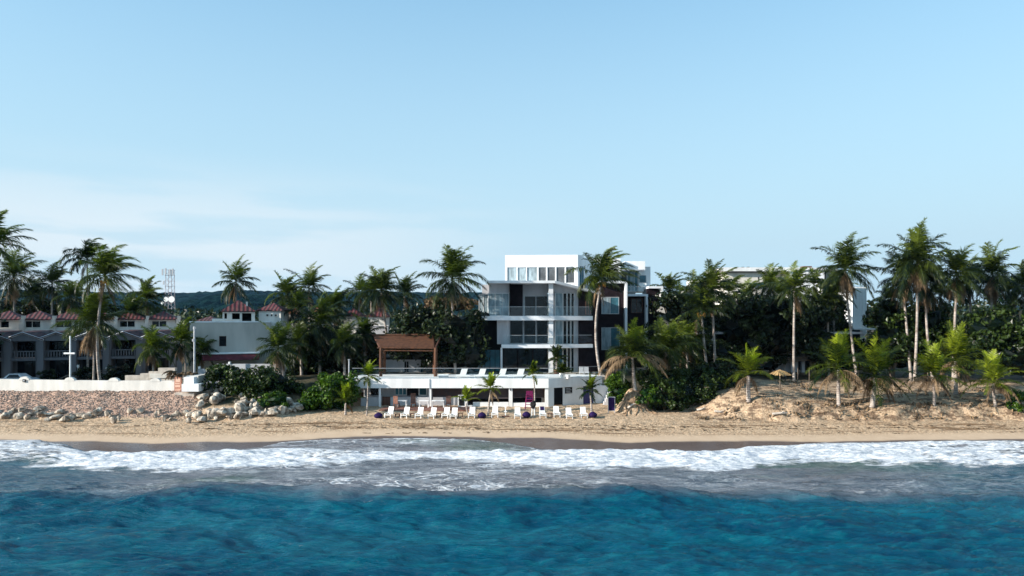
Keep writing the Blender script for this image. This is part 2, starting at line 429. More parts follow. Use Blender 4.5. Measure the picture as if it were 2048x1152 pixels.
# ---- ground
def m_ground():
    m, n, l, b = nodes('sand_and_soil')
    t = n.new("ShaderNodeTexCoord"); sp = n.new("ShaderNodeSeparateXYZ"); l.new(t.outputs["Object"], sp.inputs[0])
    fine = noise(n, l, 5.5, 6, rough=.7); mid = noise(n, l, .9, 5); big = noise(n, l, .16, 4)
    dry = mixc(n, l, mrange(n, l, fine, .36, .64), (.19, .122, .070), (.60, .43, .285))
    dry = mixc(n, l, mrange(n, l, mid, .35, .65, 0, .4), dry, (.55, .41, .28))
    smooth = mixc(n, l, mrange(n, l, mid, .3, .7), (.45, .325, .222), (.50, .37, .258))
    trample = attr(n, "rough")
    c = mixc(n, l, mathn(n, l, 'MULTIPLY', mathn(n, l, 'ADD', trample, mathn(n, l, 'MULTIPLY', mathn(n, l, 'SUBTRACT', mid, .5), 1.2), True), 1.0), smooth, dry)
    # drift lines of brown weed, drawn out along the shore
    wv = noise(n, l, .55, 6, stretch=(.16, 2.2, 1), rough=.75)
    weed = mathn(n, l, 'MULTIPLY', mrange(n, l, wv, .53, .60), attr(n, "weed"))
    c = mixc(n, l, mathn(n, l, 'MULTIPLY', weed, .85), c, (.12, .065, .03))
    sed = mathn(n, l, 'MULTIPLY', mrange(n, l, noise(n, l, 9, 5, stretch=(.5, 1, 1)), .5, .68), attr(n, "weed"))
    c = mixc(n, l, mathn(n, l, 'MULTIPLY', sed, .55), c, (.22, .125, .055))
    wet = attr(n, "wet")
    wcol = mixc(n, l, mid, (.095, .070, .064), (.135, .104, .094))
    c = mixc(n, l, wet, c, wcol)
    rub = attr(n, "rubble")
    vor = n.new("ShaderNodeTexVoronoi"); vor.inputs["Scale"].default_value = 2.6; l.new(t.outputs["Object"], vor.inputs["Vector"])
    rc = mixc(n, l, vor.outputs["Color"], (.30, .185, .135), (.50, .34, .26))
    c = mixc(n, l, rub, c, rc)
    soil = mixc(n, l, mrange(n, l, mid, .35, .65), (.030, .032, .016), (.075, .060, .035))
    c = mixc(n, l, attr(n, "inland"), c, soil)
    # dark noise patches on the cut bank, the shade of hollows painted in
    hollows = mathn(n, l, 'MULTIPLY', attr(n, "bank"), mrange(n, l, noise(n, l, 1.1, 6, stretch=(.7, 1, 1.6), rough=.7), .46, .58))
    c = mixc(n, l, mathn(n, l, 'MULTIPLY', hollows, .85), c, (.12, .075, .048))
    l.new(c, b.inputs["Base Color"])
    l.new(mrange(n, l, wet, 0, 1, .9, .22), b.inputs["Roughness"])
    l.new(mrange(n, l, wet, 0, 1, .25, .5), b.inputs["Specular IOR Level"])
    k = n.new("ShaderNodeBump"); k.inputs["Distance"].default_value = .16
    l.new(mrange(n, l, trample, 0, 1, .04, 1.0), k.inputs["Strength"])
    foot = noise(n, l, 2.6, 5, rough=.65)
    l.new(foot, k.inputs["Height"]); l.new(k.outputs[0], b.inputs["Normal"])
    return m
xs = np.array(sorted(geo(-6000, -66, 22) + list(np.arange(-64, 64.1, .28)) + geo(66, 6000, 22)))
ys = np.array(list(np.arange(-40, 56, 8)) + list(np.arange(56, 63, .35)) + list(np.arange(63, 81.5, .17)) + list(np.arange(81.5, 96, .6)) + list(np.geomspace(96, 9000, 30)))
XX, YY = np.meshgrid(xs, ys)
ZZ = ground(XX, YY)
PXX = 1024 + F * XX / np.maximum(YY, 5)
wl_ = wet_line(XX) + fbm(XX / 4, YY / 2, 3, 5) * .25
wet = 1 - ss(-.15, .35, YY - wl_)
rough = ss(.9, 2.6, YY - wl_) * (1 - .0 * XX)
weed = ss(1.6, 2.4, YY - wl_) * (1 - ss(4.8, 7.5, YY - wl_)) * (1 - .35 * ss(-20, -45, XX))
rub = (1 - ss(-36, -33.2, XX)) * ss(71.4, 72.4, YY) * (1 - ss(76.6, 77, YY))
inl = np.where(XX < -23, ss(76.8, 78, YY + fbm(XX / 3, YY / 3, 3, 8)), np.where(XX < 13, ss(82.4, 83, YY), ss(86, 89, YY + fbm(XX / 4, YY / 4, 3, 8) * 4)))
inl = np.maximum(inl, ss(-34.5, -33.5, XX) * (1 - ss(-25, -23.5, XX)) * ss(73.2, 74.2, YY))
inl = np.maximum(inl, ss(13.6, 14.6, XX) * (1 - ss(16, 19, XX)) * ss(75.5, 77, YY))
g_o = grid_mesh("ground", xs, ys, ZZ, m_ground(), dict(wet=wet, rough=rough, weed=weed, rubble=rub, inland=inl, bank=ss(18, 20, XX) * ss(70.2, 71.2, YY)))
tag(g_o, kind="structure")

# ---- sea
def m_sea():
    m, n, l, b = nodes('sea_water')
    t = n.new("ShaderNodeTexCoord")
    big = noise(n, l, .10, 4, stretch=(.35, 1, 1)); mid = noise(n, l, .75, 6, stretch=(.16, 1, 1), rough=.62)
    deep = mixc(n, l, mrange(n, l, big, .35, .65), (.0, .030, .070), (.0, .078, .132))
    deep = mixc(n, l, mrange(n, l, mid, .35, .7, 0, .6), deep, (.0, .092, .138))
    deep = mixc(n, l, mrange(n, l, attr(n, "crest"), .10, .20, 0, .55), deep, (.0, .130, .165))  # paler teal painted on crests for light passing through thin water
    shal = mixc(n, l, mrange(n, l, mid, .3, .7), (.060, .075, .090), (.17, .165, .185))
    shal = mixc(n, l, mrange(n, l, big, .52, .62), shal, (.05, .085, .07))
    sh = mathn(n, l, 'ADD', attr(n, "shallow"), mathn(n, l, 'MULTIPLY', mathn(n, l, 'SUBTRACT', big, .5), .7), True)
    c = mixc(n, l, sh, deep, shal)
    swirl = n.new("ShaderNodeTexNoise"); swirl.inputs["Scale"].default_value = .30; swirl.inputs["Detail"].default_value = 4
    l.new(t.outputs["Object"], swirl.inputs["Vector"])
    def lines(scale, width, dist, stretch, seed):
        mpn = n.new("ShaderNodeMapping"); mpn.inputs["Scale"].default_value = stretch; mpn.inputs["Location"].default_value = (seed, seed * .7, 0)
        l.new(t.outputs["Object"], mpn.inputs[0])
        k = n.new("ShaderNodeTexNoise"); k.inputs["Scale"].default_value = scale; k.inputs["Detail"].default_value = 3; k.inputs["Distortion"].default_value = dist
        l.new(mpn.outputs[0], k.inputs["Vector"])
        d = mathn(n, l, 'ABSOLUTE', mathn(n, l, 'SUBTRACT', k.outputs[0], .5))
        return mrange(n, l, d, 0, width, 1, 0)
    l1 = lines(.42, .045, 1.6, (.36, 1.0, 1), 3.1); l2 = lines(.95, .06, 2.0, (.36, 1.0, 1), 9.7)
    patch = mrange(n, l, noise(n, l, .14, 4, stretch=(.5, 1, 1)), .42, .58)
    lace = mathn(n, l, 'MULTIPLY', mathn(n, l, 'MULTIPLY', mathn(n, l, 'MAXIMUM', l1, mathn(n, l, 'MULTIPLY', l2, .7)), attr(n, "lace")), mathn(n, l, 'ADD', mathn(n, l, 'MULTIPLY', patch, .85), .22), True)
    fa = attr(n, "foam")
    fn = noise(n, l, 1.7, 8, stretch=(.24, 1, 1), rough=.70); fbig = noise(n, l, .28, 3, stretch=(.5, 1, 1))
    fn = mathn(n, l, 'ADD', mathn(n, l, 'MULTIPLY', fn, .75), mathn(n, l, 'MULTIPLY', fbig, .30))
    foam = mrange(n, l, mathn(n, l, 'ADD', fa, mathn(n, l, 'MULTIPLY', mathn(n, l, 'SUBTRACT', fn, .5), 2.3)), .38, .64)
    veil = mathn(n, l, 'MULTIPLY', mathn(n, l, 'MULTIPLY', attr(n, "lace"), mrange(n, l, noise(n, l, .8, 6, stretch=(.35, 1, 1), rough=.7), .42, .70)), .50)
    foam = mathn(n, l, 'MAXIMUM', mathn(n, l, 'MAXIMUM', foam, mathn(n, l, 'MULTIPLY', lace, .95)), veil)
    fcol = mixc(n, l, mrange(n, l, noise(n, l, 3.0, 6, stretch=(.4, 1, 1), rough=.7), .3, .65), (.30, .35, .42), (.76, .76, .76))
    c = mixc(n, l, foam, c, fcol)
    l.new(c, b.inputs["Base Color"])
    l.new(mrange(n, l, foam, 0, .8, .15, .9), b.inputs["Roughness"])
    b.inputs["IOR"].default_value = 1.33
    l.new(mrange(n, l, foam, 0, 1, .24, .1), b.inputs["Specular IOR Level"])
    k1 = n.new("ShaderNodeBump"); k1.inputs["Strength"].default_value = 1.0; k1.inputs["Distance"].default_value = .26
    l.new(noise(n, l, 2.8, 9, stretch=(.26, 1, 1), rough=.66), k1.inputs["Height"])
    k2 = n.new("ShaderNodeBump"); k2.inputs["Strength"].default_value = .9; k2.inputs["Distance"].default_value = .22
    l.new(mathn(n, l, 'MULTIPLY', fn, foam), k2.inputs["Height"]); l.new(k1.outputs[0], k2.inputs["Normal"])
    l.new(k2.outputs[0], b.inputs["Normal"])
    return m
xs = np.array(sorted(geo(-5000, -62, 20) + list(np.arange(-58, 58.1, .24)) + geo(62, 5000, 20)))
ys = np.array(sorted(geo(-5000, -10, 16) + list(np.arange(-8, 28, 1.2))) + list(np.arange(28, 68.2, .14)))
X, Y = np.meshgrid(xs, ys)
wx = X + 2.2 * fbm(X / 14, Y / 14, 2, 31); wy = Y + 2.6 * fbm(X / 17, Y / 12, 3, 33)
near = 1 - ss(150, 600, np.abs(X) + np.abs(np.minimum(Y, 0)))
fade = 1 - ss(44, 53, Y)
z = .15 * np.sin(wy * .62 + .05 * wx) + .09 * np.sin(wy * 1.05 - .28 * wx + 1.0) + .06 * np.sin(wy * 1.7 + .55 * wx)
ridge = lambda n: .5 - np.abs(n)
chop = .21 * ridge(fbm(wx / 2.9, wy / .62, 3, 47)) + .17 * ridge(fbm(wx / 1.7, wy / .34, 3, 49))
z = z + .34 * fbm(wx / 5.0, wy / 2.0, 4, 41) + .26 * ridge(fbm(wx / 3.2, wy / 1.25, 3, 43)) + chop - .2
z = z * (.28 + .72 * fade) * near
cy = crest(X) + .45 * fbm(X / 6, X * 0 + 3.3, 3, 51)
amp = .16 + .62 * ss(-27, -20, X) * (1 - ss(8, 17, X))
d = Y - cy
z = z + amp * np.where(d < 0, np.exp(-(d / 2.6) ** 2), np.exp(-(d / .95) ** 2)) - amp * .35 * np.exp(-((d - 2.6) / 1.5) ** 2)
fu = foam_up(X) + .35 * fbm(X / 2.2, X * 0 + 1.7, 4, 71); fl = foam_lo(X) + .55 * fbm(X / 2.0, X * 0 + 7.7, 4, 73)
inside = np.minimum((Y - fl) / 1.1, (fu - Y) / .5)
inside2 = np.minimum((Y - fl) / 2.8, (fu - Y) / .6)
foam = np.clip(inside2 + .36, 0, .90)
core = np.clip(inside / 2.0, 0, 1)
# left and right parts of the wash are thinner, streaked
z = z * (1 - .75 * core) + core * (.34 + .34 * fbm(X / 2.2, Y / .7, 4, 77) + .12 * fbm(X / .7, Y / .3, 2, 79))
tb = beach(Y)
wash = wash_line(X) + .2 * fbm(X / 3, X * 0, 3, 81)
zs = np.where(Y < wash, np.maximum(z * (1 - .7 * ss(58, 63, Y)), tb + .035 + core * (.20 + .2 * fbm(X / .6, Y / .5, 3, 83))), tb - .25)
thin = ss(-1.5, 1.0, Y - fl) * (1 - ss(-.1, .05, Y - wash))
edge = np.exp(-((Y - wash + .14) / .12) ** 2) * .8
thinX = np.interp(PX := 1024 + F * X / np.maximum(Y, 5), [0, 120, 190, 540, 620, 1000, 1100, 1700, 1850, 2100], [.62, .62, 1, 1, .72, .9, 1, 1, .74, .72])
foam = np.clip(np.maximum(foam * thinX, edge * np.interp(PX, [0, 150, 520, 560, 1000, 1040, 2048], [1, 1, .3, 1, 1, .2, .6])), 0, 1)
shallow = ss(-2.2, .6, d) * np.interp(PX, [-100, 150, 330, 1150, 1400, 1700, 1900, 2100], [.25, .35, .85, 1, .75, .85, .45, .3])
shallow = np.maximum(shallow, ss(-1, 3, Y - fl))
lacea = ss(-.3, 1.0, d) * (1 - ss(1, 4, Y - fu)) * np.interp(PX, [-100, 200, 340, 450, 1000, 1150, 1400, 1500, 2048], [.12, .2, .5, 1, 1, .55, .5, .45, .2])
lacea = np.maximum(lacea, .85 * ((Y > fu) & (Y < wash)))
sea_o = grid_mesh("sea", xs, ys, zs, m_sea(), dict(foam=foam, shallow=shallow, lace=lacea, crest=chop))
tag(sea_o, kind="structure")

# ---- hills
def m_hills():
    m, n, l, b = nodes('wooded_hillside')
    f = noise(n, l, .035, 8, rough=.7); g = noise(n, l, .006, 4)
    c = mixc(n, l, mrange(n, l, f, .38, .64), (.0, .006, .010), (.009, .030, .030))
    c = mixc(n, l, mrange(n, l, g, .45, .7, 0, .4), c, (.022, .042, .034))
    l.new(c, b.inputs["Base Color"]); b.inputs["Roughness"].default_value = 1; b.inputs["Specular IOR Level"].default_value = 0
    bump(n, l, b, f, 1.0, 9); return m
xs = np.arange(-2400, 2400, 9.0); ys = np.array(list(np.arange(420, 1100, 14)) + list(np.arange(1100, 2500, 22)))
X, Y = np.meshgrid(xs, ys)
px = 1024 + F * X / Y
z1 = (26 + 14 * fbm(X / 260, Y / 300, 3, 91)) * np.exp(-((Y - 950) / 260) ** 2) * np.interp(px, [0, 350, 450, 800, 1500], [.6, .75, 1.15, .9, .5])
z2 = (80 + 16 * fbm(X / 420, Y / 500, 4, 93)) * np.exp(-((Y - 2000) / 480) ** 2) * np.interp(px, [-200, 0, 250, 800, 1300, 1700], [1.0, 1.02, .98, 1.0, .8, .45])
zc = 11 * np.abs(fbm(X / 26, Y / 30, 3, 95)) + 5 * fbm(X / 70, Y / 70, 3, 97)
hz = np.maximum(z1, z2) + ss(4, 20, np.maximum(z1, z2)) * zc + 2.5
tag(grid_mesh("hills", xs, ys, hz, m_hills(), smooth=False), kind="structure")

# ---- foliage builders
def leaf_cards(mb, rng, blobs, n, size, inner=.55, flat=.0, bend=True):
    vol = [b[3] * b[4] * b[5] for b in blobs]; tot = sum(v ** .75 for v in vol)
    for (cx, cy, cz, rx, ry, rz), v in zip(blobs, vol):
        k = int(n * v ** .75 / tot)
        # sub-clumps on the surface of each blob give the crown its lumps and gaps
        subs = []
        for _ in range(max(5, int(9 * (rx * ry * rz) ** .33))):
            t = rng.uniform(0, 2 * math.pi); u = rng.uniform(-.55, 1); w = math.sqrt(1 - u * u); r = rng.uniform(.6, 1.0)
            subs.append((cx + rx * w * math.cos(t) * r, cy + ry * w * math.sin(t) * r, cz + rz * u * r, rng.uniform(.26, .44), rng.uniform(-.22, .22)))
        for _ in range(k):
            sx_, sy_, sz_, sr, tn = rng.choice(subs)
            t = rng.uniform(0, 2 * math.pi); u = rng.uniform(-1, 1); w = math.sqrt(1 - u * u); r = rng.random() ** .45
            o = Vector((rx * sr * w * math.cos(t), ry * sr * w * math.sin(t), rz * sr * u)) * r
            p = Vector((sx_, sy_, sz_)) + o
            nrm = (o.normalized() * .8 + Vector((rng.gauss(0, .6), rng.gauss(0, .6), rng.gauss(.25, .6)))).normalized()
            a = nrm.orthogonal().normalized(); a = (Matrix.Rotation(rng.uniform(0, 6.28), 3, nrm) @ a); b = nrm.cross(a)
            s = size * rng.uniform(.6, 1.3)
            mb.tint = min(1, max(0, .42 + tn + rng.gauss(0, .16)))
            mb.f.append([mb.p(p - a * s * .6), mb.p(p - b * s * .34 + nrm * s * .10), mb.p(p + a * s * .6), mb.p(p + b * s * .34 + nrm * s * .10)])

rng = random.Random(101)
mb = MB()
for i in range(330):
    px_ = rng.uniform(-500, 2500)
    Yw = rng.uniform(118, 330)
    top = rng.uniform(612, 640) if px_ < 1000 else rng.uniform(596, 632)
    if 1480 < px_ < 1680: top = max(top, 606)
    x = U(px_, Yw); zt = V(top, Yw); h_ = rng.uniform(3.5, 6)
    r = rng.uniform(3, 6) * (Yw / 200) ** .5
    leaf_cards(mb, rng, [(x, Yw, zt - h_ * .5, r, r, h_ * .55), (x + r * .8, Yw + 2, zt - h_ * .9, r, r, h_ * .7)], 85, 1.25 * (Yw / 200) ** .6)
tag(mb.build("woodland", M['tree']), kind="stuff")
# ------------------------------------------------------------------ palms
def frond(mb, rng, o, phi, th, L, droop, wind, leaf_l, tint, K=15, hang=.35, wid=.10, fold=.0):
    d = Vector((math.cos(phi) * math.cos(th), math.sin(phi) * math.cos(th), math.sin(th)))
    p = Vector(o); step = L / K; pts = [p.copy()]; ds = [d.copy()]
    for k in range(K):
        t = (k + 1) / K
        d = (d + Vector((wind[0], wind[1], wind[2] - droop)) * (step / L) * (.4 + 1.5 * t)).normalized()
        p = p + d * step; pts.append(p.copy()); ds.append(d.copy())
    mb.tint = min(1, tint + .12)
    r0 = .045 * L / 4 + .012
    for k in range(K):                       # rachis as a thin three-sided rod
        a = ds[k].cross(Vector((0, 0, 1)));  a = a.normalized() if a.length > .05 else Vector((math.sin(phi), -math.cos(phi), 0))
        b = a.cross(ds[k]).normalized()
        ra, rb = r0 * (1 - k / K * .85), r0 * (1 - (k + 1) / K * .85)
        A = [mb.p(pts[k] + a * ra), mb.p(pts[k] - a * ra), mb.p(pts[k] + b * ra)]
        B = [mb.p(pts[k + 1] + a * rb), mb.p(pts[k + 1] - a * rb), mb.p(pts[k + 1] + b * rb)]
        for j in range(3): mb.f.append([A[j], A[(j + 1) % 3], B[(j + 1) % 3], B[j]])
    nl = int(26 + 5.5 * L)
    t = np.linspace(.13, .995, nl); i = np.minimum(K - 1, (t * K).astype(int)); fr = (t * K - i)[:, None]
    P = np.array([tuple(q) for q in pts]); D = np.array([tuple(q) for q in ds])
    q = P[i] * (1 - fr) + P[i + 1] * fr; dd = D[i]
    a = np.stack([dd[:, 1], -dd[:, 0], np.zeros(nl)], 1); ln = np.linalg.norm(a, axis=1, keepdims=True)
    a = np.where(ln > .12, a / np.maximum(ln, 1e-6), np.array([[math.sin(phi), -math.cos(phi), 0]]))
    up = np.cross(a, dd); up /= np.linalg.norm(up, axis=1, keepdims=True) + 1e-6
    rs = np.random.RandomState(rng.randrange(1 << 30))
    T = t[:, None]
    for s_ in (-1, 1):
        ll = (leaf_l * (np.sin(np.pi * (.10 + .84 * t) ** .75) * .80 + .20) * rs.uniform(.75, 1.15, nl))[:, None]
        hg = rs.uniform(.4, 1.7, nl)[:, None] * hang
        lv = a * s_ * (.85 - .40 * T) + dd * (.38 + .45 * T) + up * (.24 + fold) + np.concatenate([np.full((nl, 1), wind[0] * .35), np.full((nl, 1), wind[1] * .35), -hg], 1) + rs.normal(0, .06, (nl, 3))
        lv /= np.linalg.norm(lv, axis=1, keepdims=True)
        m_ = q + lv * ll * .5
        e = lv + np.concatenate([np.full((nl, 1), wind[0] * .3), np.zeros((nl, 1)), -hg * 1.3], 1); e /= np.linalg.norm(e, axis=1, keepdims=True)
        e = m_ + e * ll * .52
        w = dd * (wid * .5)
        n0 = len(mb.v)
        mb.v.extend(np.stack([q - w * .7, q + w * .7, m_ + w, m_ - w, e], 1).reshape(-1, 3).tolist())
        tn = np.clip(tint + rs.normal(0, .09, nl), 0, 1)
        mb.t.extend(np.stack([tn, tn, tn, tn, np.clip(tn + .12, 0, 1)], 1).reshape(-1).tolist())
        b = n0 + 5 * np.arange(nl)
        mb.f.extend(np.stack([b, b + 1, b + 2, b + 3], 1).tolist()); mb.f.extend(np.stack([b + 3, b + 2, b + 4], 1).tolist())

def palm(label, group, base, crown, Y, R, n=22, style='tall', seed=0, wind=.45, dry=5, nuts=None, bend=0.0, r_trunk=.17, tint=.38, lo=-40, hi=86, base_z=None, extra=(), dY=0.0, trunk_mat=None):
    rng = random.Random(1000 + seed)
    bx = U(base, Y); zb = gz(bx, Y) - .15 if base_z is None else base_z
    cx, cz = U(crown[0], Y), V(crown[1], Y)
    root = empty("palm_tree" if style == 'tall' else "young_palm", (bx, Y, zb), label, "palm tree", group)
    top = Vector((cx, Y + dY, cz)); bot = Vector((bx, Y, zb))
    mid = (top + bot) / 2 + Vector((bend * Y / F, 0, 0))
    pts = []; N = 12
    for k in range(N + 1):
        t = k / N
        q = bot * (1 - t) ** 2 + mid * 2 * t * (1 - t) + top * t * t
        q.x += .03 * math.sin(5 * t + seed); pts.append(q)
    rad = [r_trunk * (1.45 if k == 0 else 1.12 - .40 * k / N) for k in range(N + 1)]
    mb = MB(); mb.tube(pts, rad, 8); mb.build("trunk", trunk_mat or M['trunk'], root, smooth=True)
    W = (wind, .12 * rng.uniform(-1, 1), 0)
    mb = MB()
    leafl = R * (.33 if style == 'tall' else .30); dk = rng.uniform(.8, 1.35); n = int(n * (1.1 if style == 'tall' else 1.0) * rng.uniform(.85, 1.12))
    for k in range(n):
        f = (k + .5) / n
        th = math.radians(hi - (hi - lo) * f ** 1.15 + rng.uniform(-9, 9))
        phi = k * 2.39996 + rng.uniform(-.3, .3)
        L = R * rng.uniform(.84, 1.2) * (1.0 if th < 1.0 else .92)
        droop = dk * (1.45 if style == 'tall' else 1.1) * rng.uniform(.65, 1.3) * (1 - .30 * math.sin(max(th, 0)))
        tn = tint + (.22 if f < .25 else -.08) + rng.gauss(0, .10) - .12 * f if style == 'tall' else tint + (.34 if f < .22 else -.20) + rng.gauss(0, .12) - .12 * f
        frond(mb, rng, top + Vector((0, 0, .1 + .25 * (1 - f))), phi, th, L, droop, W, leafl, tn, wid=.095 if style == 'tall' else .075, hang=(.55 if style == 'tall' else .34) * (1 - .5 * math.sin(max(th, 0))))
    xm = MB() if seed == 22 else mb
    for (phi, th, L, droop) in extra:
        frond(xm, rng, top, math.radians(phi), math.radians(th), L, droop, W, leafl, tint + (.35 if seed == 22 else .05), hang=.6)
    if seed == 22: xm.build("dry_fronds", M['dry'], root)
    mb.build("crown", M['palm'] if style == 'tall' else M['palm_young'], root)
    if dry:
        mb = MB()
        for k in range(dry):
            th = math.radians(rng.uniform(-78, -40) if style == 'tall' else rng.uniform(-25, 20)); phi = rng.uniform(0, 6.28)
            frond(mb, rng, top - Vector((0, 0, .15)), phi, th, R * (rng.uniform(.5, .85) if style == 'tall' else rng.uniform(.7, 1.0)), 1.4 if style == 'tall' else 1.9, (wind * .5, 0, 0), leafl * .8, rng.uniform(.15, .75), hang=1.0, wid=.08)
        mb.build("dry_fronds", M['dry'], root)
    if nuts:
        mb = MB()
        for k in range(14 if nuts == 'coconut' else 9):
            a = rng.uniform(0, 6.28); mb.blob(top + Vector((.38 * math.cos(a), .38 * math.sin(a), -.3 - .5 * rng.random())), .15, rng, .1, 6, 4)
        mb.build("coconuts", M[nuts], root, smooth=True)
    return root

GB, GY, GR, GS = "tall coconut palms standing among the houses", "young palms planted on the sandy bank", "tall coconut palms above the trees on the right", "small palms on the beach in front of the bar"
# left: over and in front of the row houses
palm("tall palm cut by the left edge of the photo", GB, -14, (-12, 492), 85, 4.2, seed=1, dry=3)
palm("broad coconut palm with hanging dead fronds rising behind the leftmost red roofed turrets", GB, 30, (28, 556), 108, 5.2, seed=2, n=26, dry=10, lo=-50, tint=.25)
palm("small palm with a brown dead skirt behind the second turret roof from the left", GB, 104, (104, 570), 110, 4.2, seed=3, n=18, dry=6, tint=.25, wind=.5)
palm("slender dark palm with a narrow upright tuft, highest of the palms on the left", GB, 176, (174, 522), 89, 3.5, n=16, seed=4, dry=1, tint=.12, hi=88, lo=-5, wind=.8, r_trunk=.12, extra=((178, 40, 4.6, 1.9), (175, 10, 3.4, 1.6)))
palm("tall palm with an orange coconut cluster and a white curving trunk", GB, 202, (210, 556), 83, 4.6, n=26, seed=5, dry=2, nuts='coconut', bend=-22, tint=.42, wind=1.0, lo=-20, hi=88)
palm("low palm with yellow green tips and a ragged brown skirt before the row houses", GB, 187, (188, 652), 84, 4.6, n=24, seed=6, dry=28, tint=.36, lo=-20, wind=.2, r_trunk=.12)
palm("green palm crown rising behind the roofs right of the orange coconut palm", GB, 292, (292, 603), 104, 3.7, n=22, seed=7, dry=3, tint=.3)
palm("short bushy palm with pale dead fronds beside the stepped stone wall", GB, 308, (306, 700), 81, 2.9, n=20, seed=8, dry=9, tint=.42, r_trunk=.13, wind=.2)
palm("palm with a thin kinked trunk left of the concrete utility pole", GB, 367, (362, 688), 84, 3.1, n=20, seed=9, dry=5, tint=.38, r_trunk=.11, bend=14, wind=.25)
palm("low palm spreading over the wall right of the concrete utility pole", GB, 402, (405, 708), 87, 2.6, n=16, seed=10, dry=3, tint=.32, lo=-30, wind=.35)
palm("tall palm rising right behind the square lookout tower", GB, 472, (472, 566), 112, 4.3, n=24, seed=11, dry=3, tint=.26, lo=-55)
palm("leaning palm with pale brown lower fronds in front of the white end wall", GB, 566, (556, 702), 82, 3.6, n=20, seed=12, dry=8, tint=.30, bend=8, r_trunk=.2, wind=.15)
palm("dense palm behind the red roofs right of the lookout tower", GB, 574, (574, 594), 100, 3.6, n=22, seed=13, dry=2, tint=.28)
palm("airy palm with thin upright fronds left of the gap over the hills", GB, 620, (618, 580), 106, 4.2, n=20, seed=14, dry=2, tint=.28, wind=.4)
palm("dark drooping palm under the airy palm, left of the pergola", GB, 640, (640, 655), 87, 4.2, n=24, seed=15, dry=8, tint=.14, lo=-60)
palm("low dark palm with tan dead fronds left of the pergola", GB, 690, (688, 690), 84, 3.2, n=20, seed=16, dry=9, tint=.16, lo=-60)
palm("palm with yellow drooping fronds over the two bright red roofs", GB, 718, (718, 588), 104, 3.4, n=18, seed=17, dry=4, tint=.32)
palm("dark green upright palm with a white leaning trunk behind the pergola", GB, 786, (763, 586), 92, 3.9, n=24, seed=18, dry=5, tint=.20, bend=-4, wind=.42)
palm("dark palm tucked in at the right of the upright palm behind the pergola", GB, 812, (809, 592), 100, 3.4, n=18, seed=19, dry=2, tint=.12)
palm("large full crowned palm left of the white villa", GB, 911, (905, 563), 86, 5.0, n=28, seed=20, dry=5, tint=.26, lo=-42, bend=-3, wind=.28, dY=-.2)
palm("tall windswept palm with a curved white trunk in front of the villa", GB, 1202, (1204, 560), 84, 4.4, n=26, seed=21, dry=2, nuts='coconut', tint=.30, bend=-22, wind=1.0, lo=-8, hi=90, extra=((185, 35, 2.6, 1.6), (200, 20, 2.2, 1.6)))
palm("spreading palm on the eroded mound with long dry arching fronds", GB, 1271, (1264, 716), 75.5, 4.1, n=22, seed=22, dry=0, tint=.34, r_trunk=.2, lo=0, wind=.1, extra=((182, 20, 4.6, 1.7), (200, 5, 4.4, 1.5), (170, -10, 3.6, 1.0), (-5, 10, 4.6, 1.5), (10, 25, 4.6, 1.5)))
palm("palm with bright upright fronds just right of the spreading mound palm", GB, 1334, (1332, 705), 79.5, 3.9, n=20, seed=23, dry=7, tint=.32, lo=-30, wind=.2)
palm("palm with an orange brown crown base and dark trunk right of the villa", GB, 1418, (1403, 622), 84, 3.9, n=20, seed=24, dry=3, tint=.30, hi=88, lo=-5, bend=-4, nuts='coconut')
palm("tall palm with a white trunk left of the far white apartment block", GB, 1431, (1424, 584), 85, 3.8, n=22, seed=25, dry=3, tint=.30, hi=88, lo=-25, wind=.35)
palm("palm with yellow stems in front of the left end of the far apartment block", GB, 1458, (1458, 590), 92, 3.5, n=18, seed=26, dry=2, tint=.34)
palm("palm covering the middle of the far white apartment block", GR, 1541, (1541, 574), 96, 3.3, n=20, seed=27, dry=3, tint=.36)
palm("palm with a yellow skirt down its trunk before the far apartment block", GR, 1588, (1588, 582), 85, 3.5, n=20, seed=28, dry=6, tint=.34, wind=.35)
palm("small dark palm left of the round corner of the far apartment block", GR, 1628, (1628, 574), 96, 3.0, n=16, seed=29, dry=2, tint=.26)
palm("tall palm with a leaning grey trunk before the louvred white tower", GR, 1716, (1690, 542), 88, 4.6, n=26, seed=30, dry=17, tint=.26, bend=-6, wind=.2, lo=-35)
palm("highest palm on the right with brown fronds hanging under its crown", GR, 1829, (1836, 528), 86, 5.0, n=28, seed=31, dry=18, tint=.28, wind=.2, lo=-30, bend=2)
palm("dark palm half hidden at the left of the highest palm", GR, 1822, (1806, 560), 88, 4.4, n=22, seed=32, dry=21, tint=.14, lo=-45, wind=.05)
palm("palm with two crossing trunks below it right of the highest palm", GR, 1866, (1852, 572), 87.5, 4.0, n=18, seed=33, dry=17, tint=.20, bend=-8)
palm("palm with a thick brown skirt third from the right edge", GR, 1906, (1913, 552), 86, 4.2, n=24, seed=34, dry=25, tint=.30, wind=.3)
palm("full crowned palm second from the right edge", GR, 1980, (1984, 552), 88, 4.3, n=24, seed=35, dry=22, tint=.22, wind=.25)
palm("palm crown cut by the right edge of the photo", GR, 2050, (2050, 580), 90, 4.2, n=20, seed=36, dry=4, tint=.24)
palm("dark palm between the villa wings and the far apartment block", GB, 1336, (1338, 585), 98, 3.3, n=20, seed=37, dry=2, tint=.2)
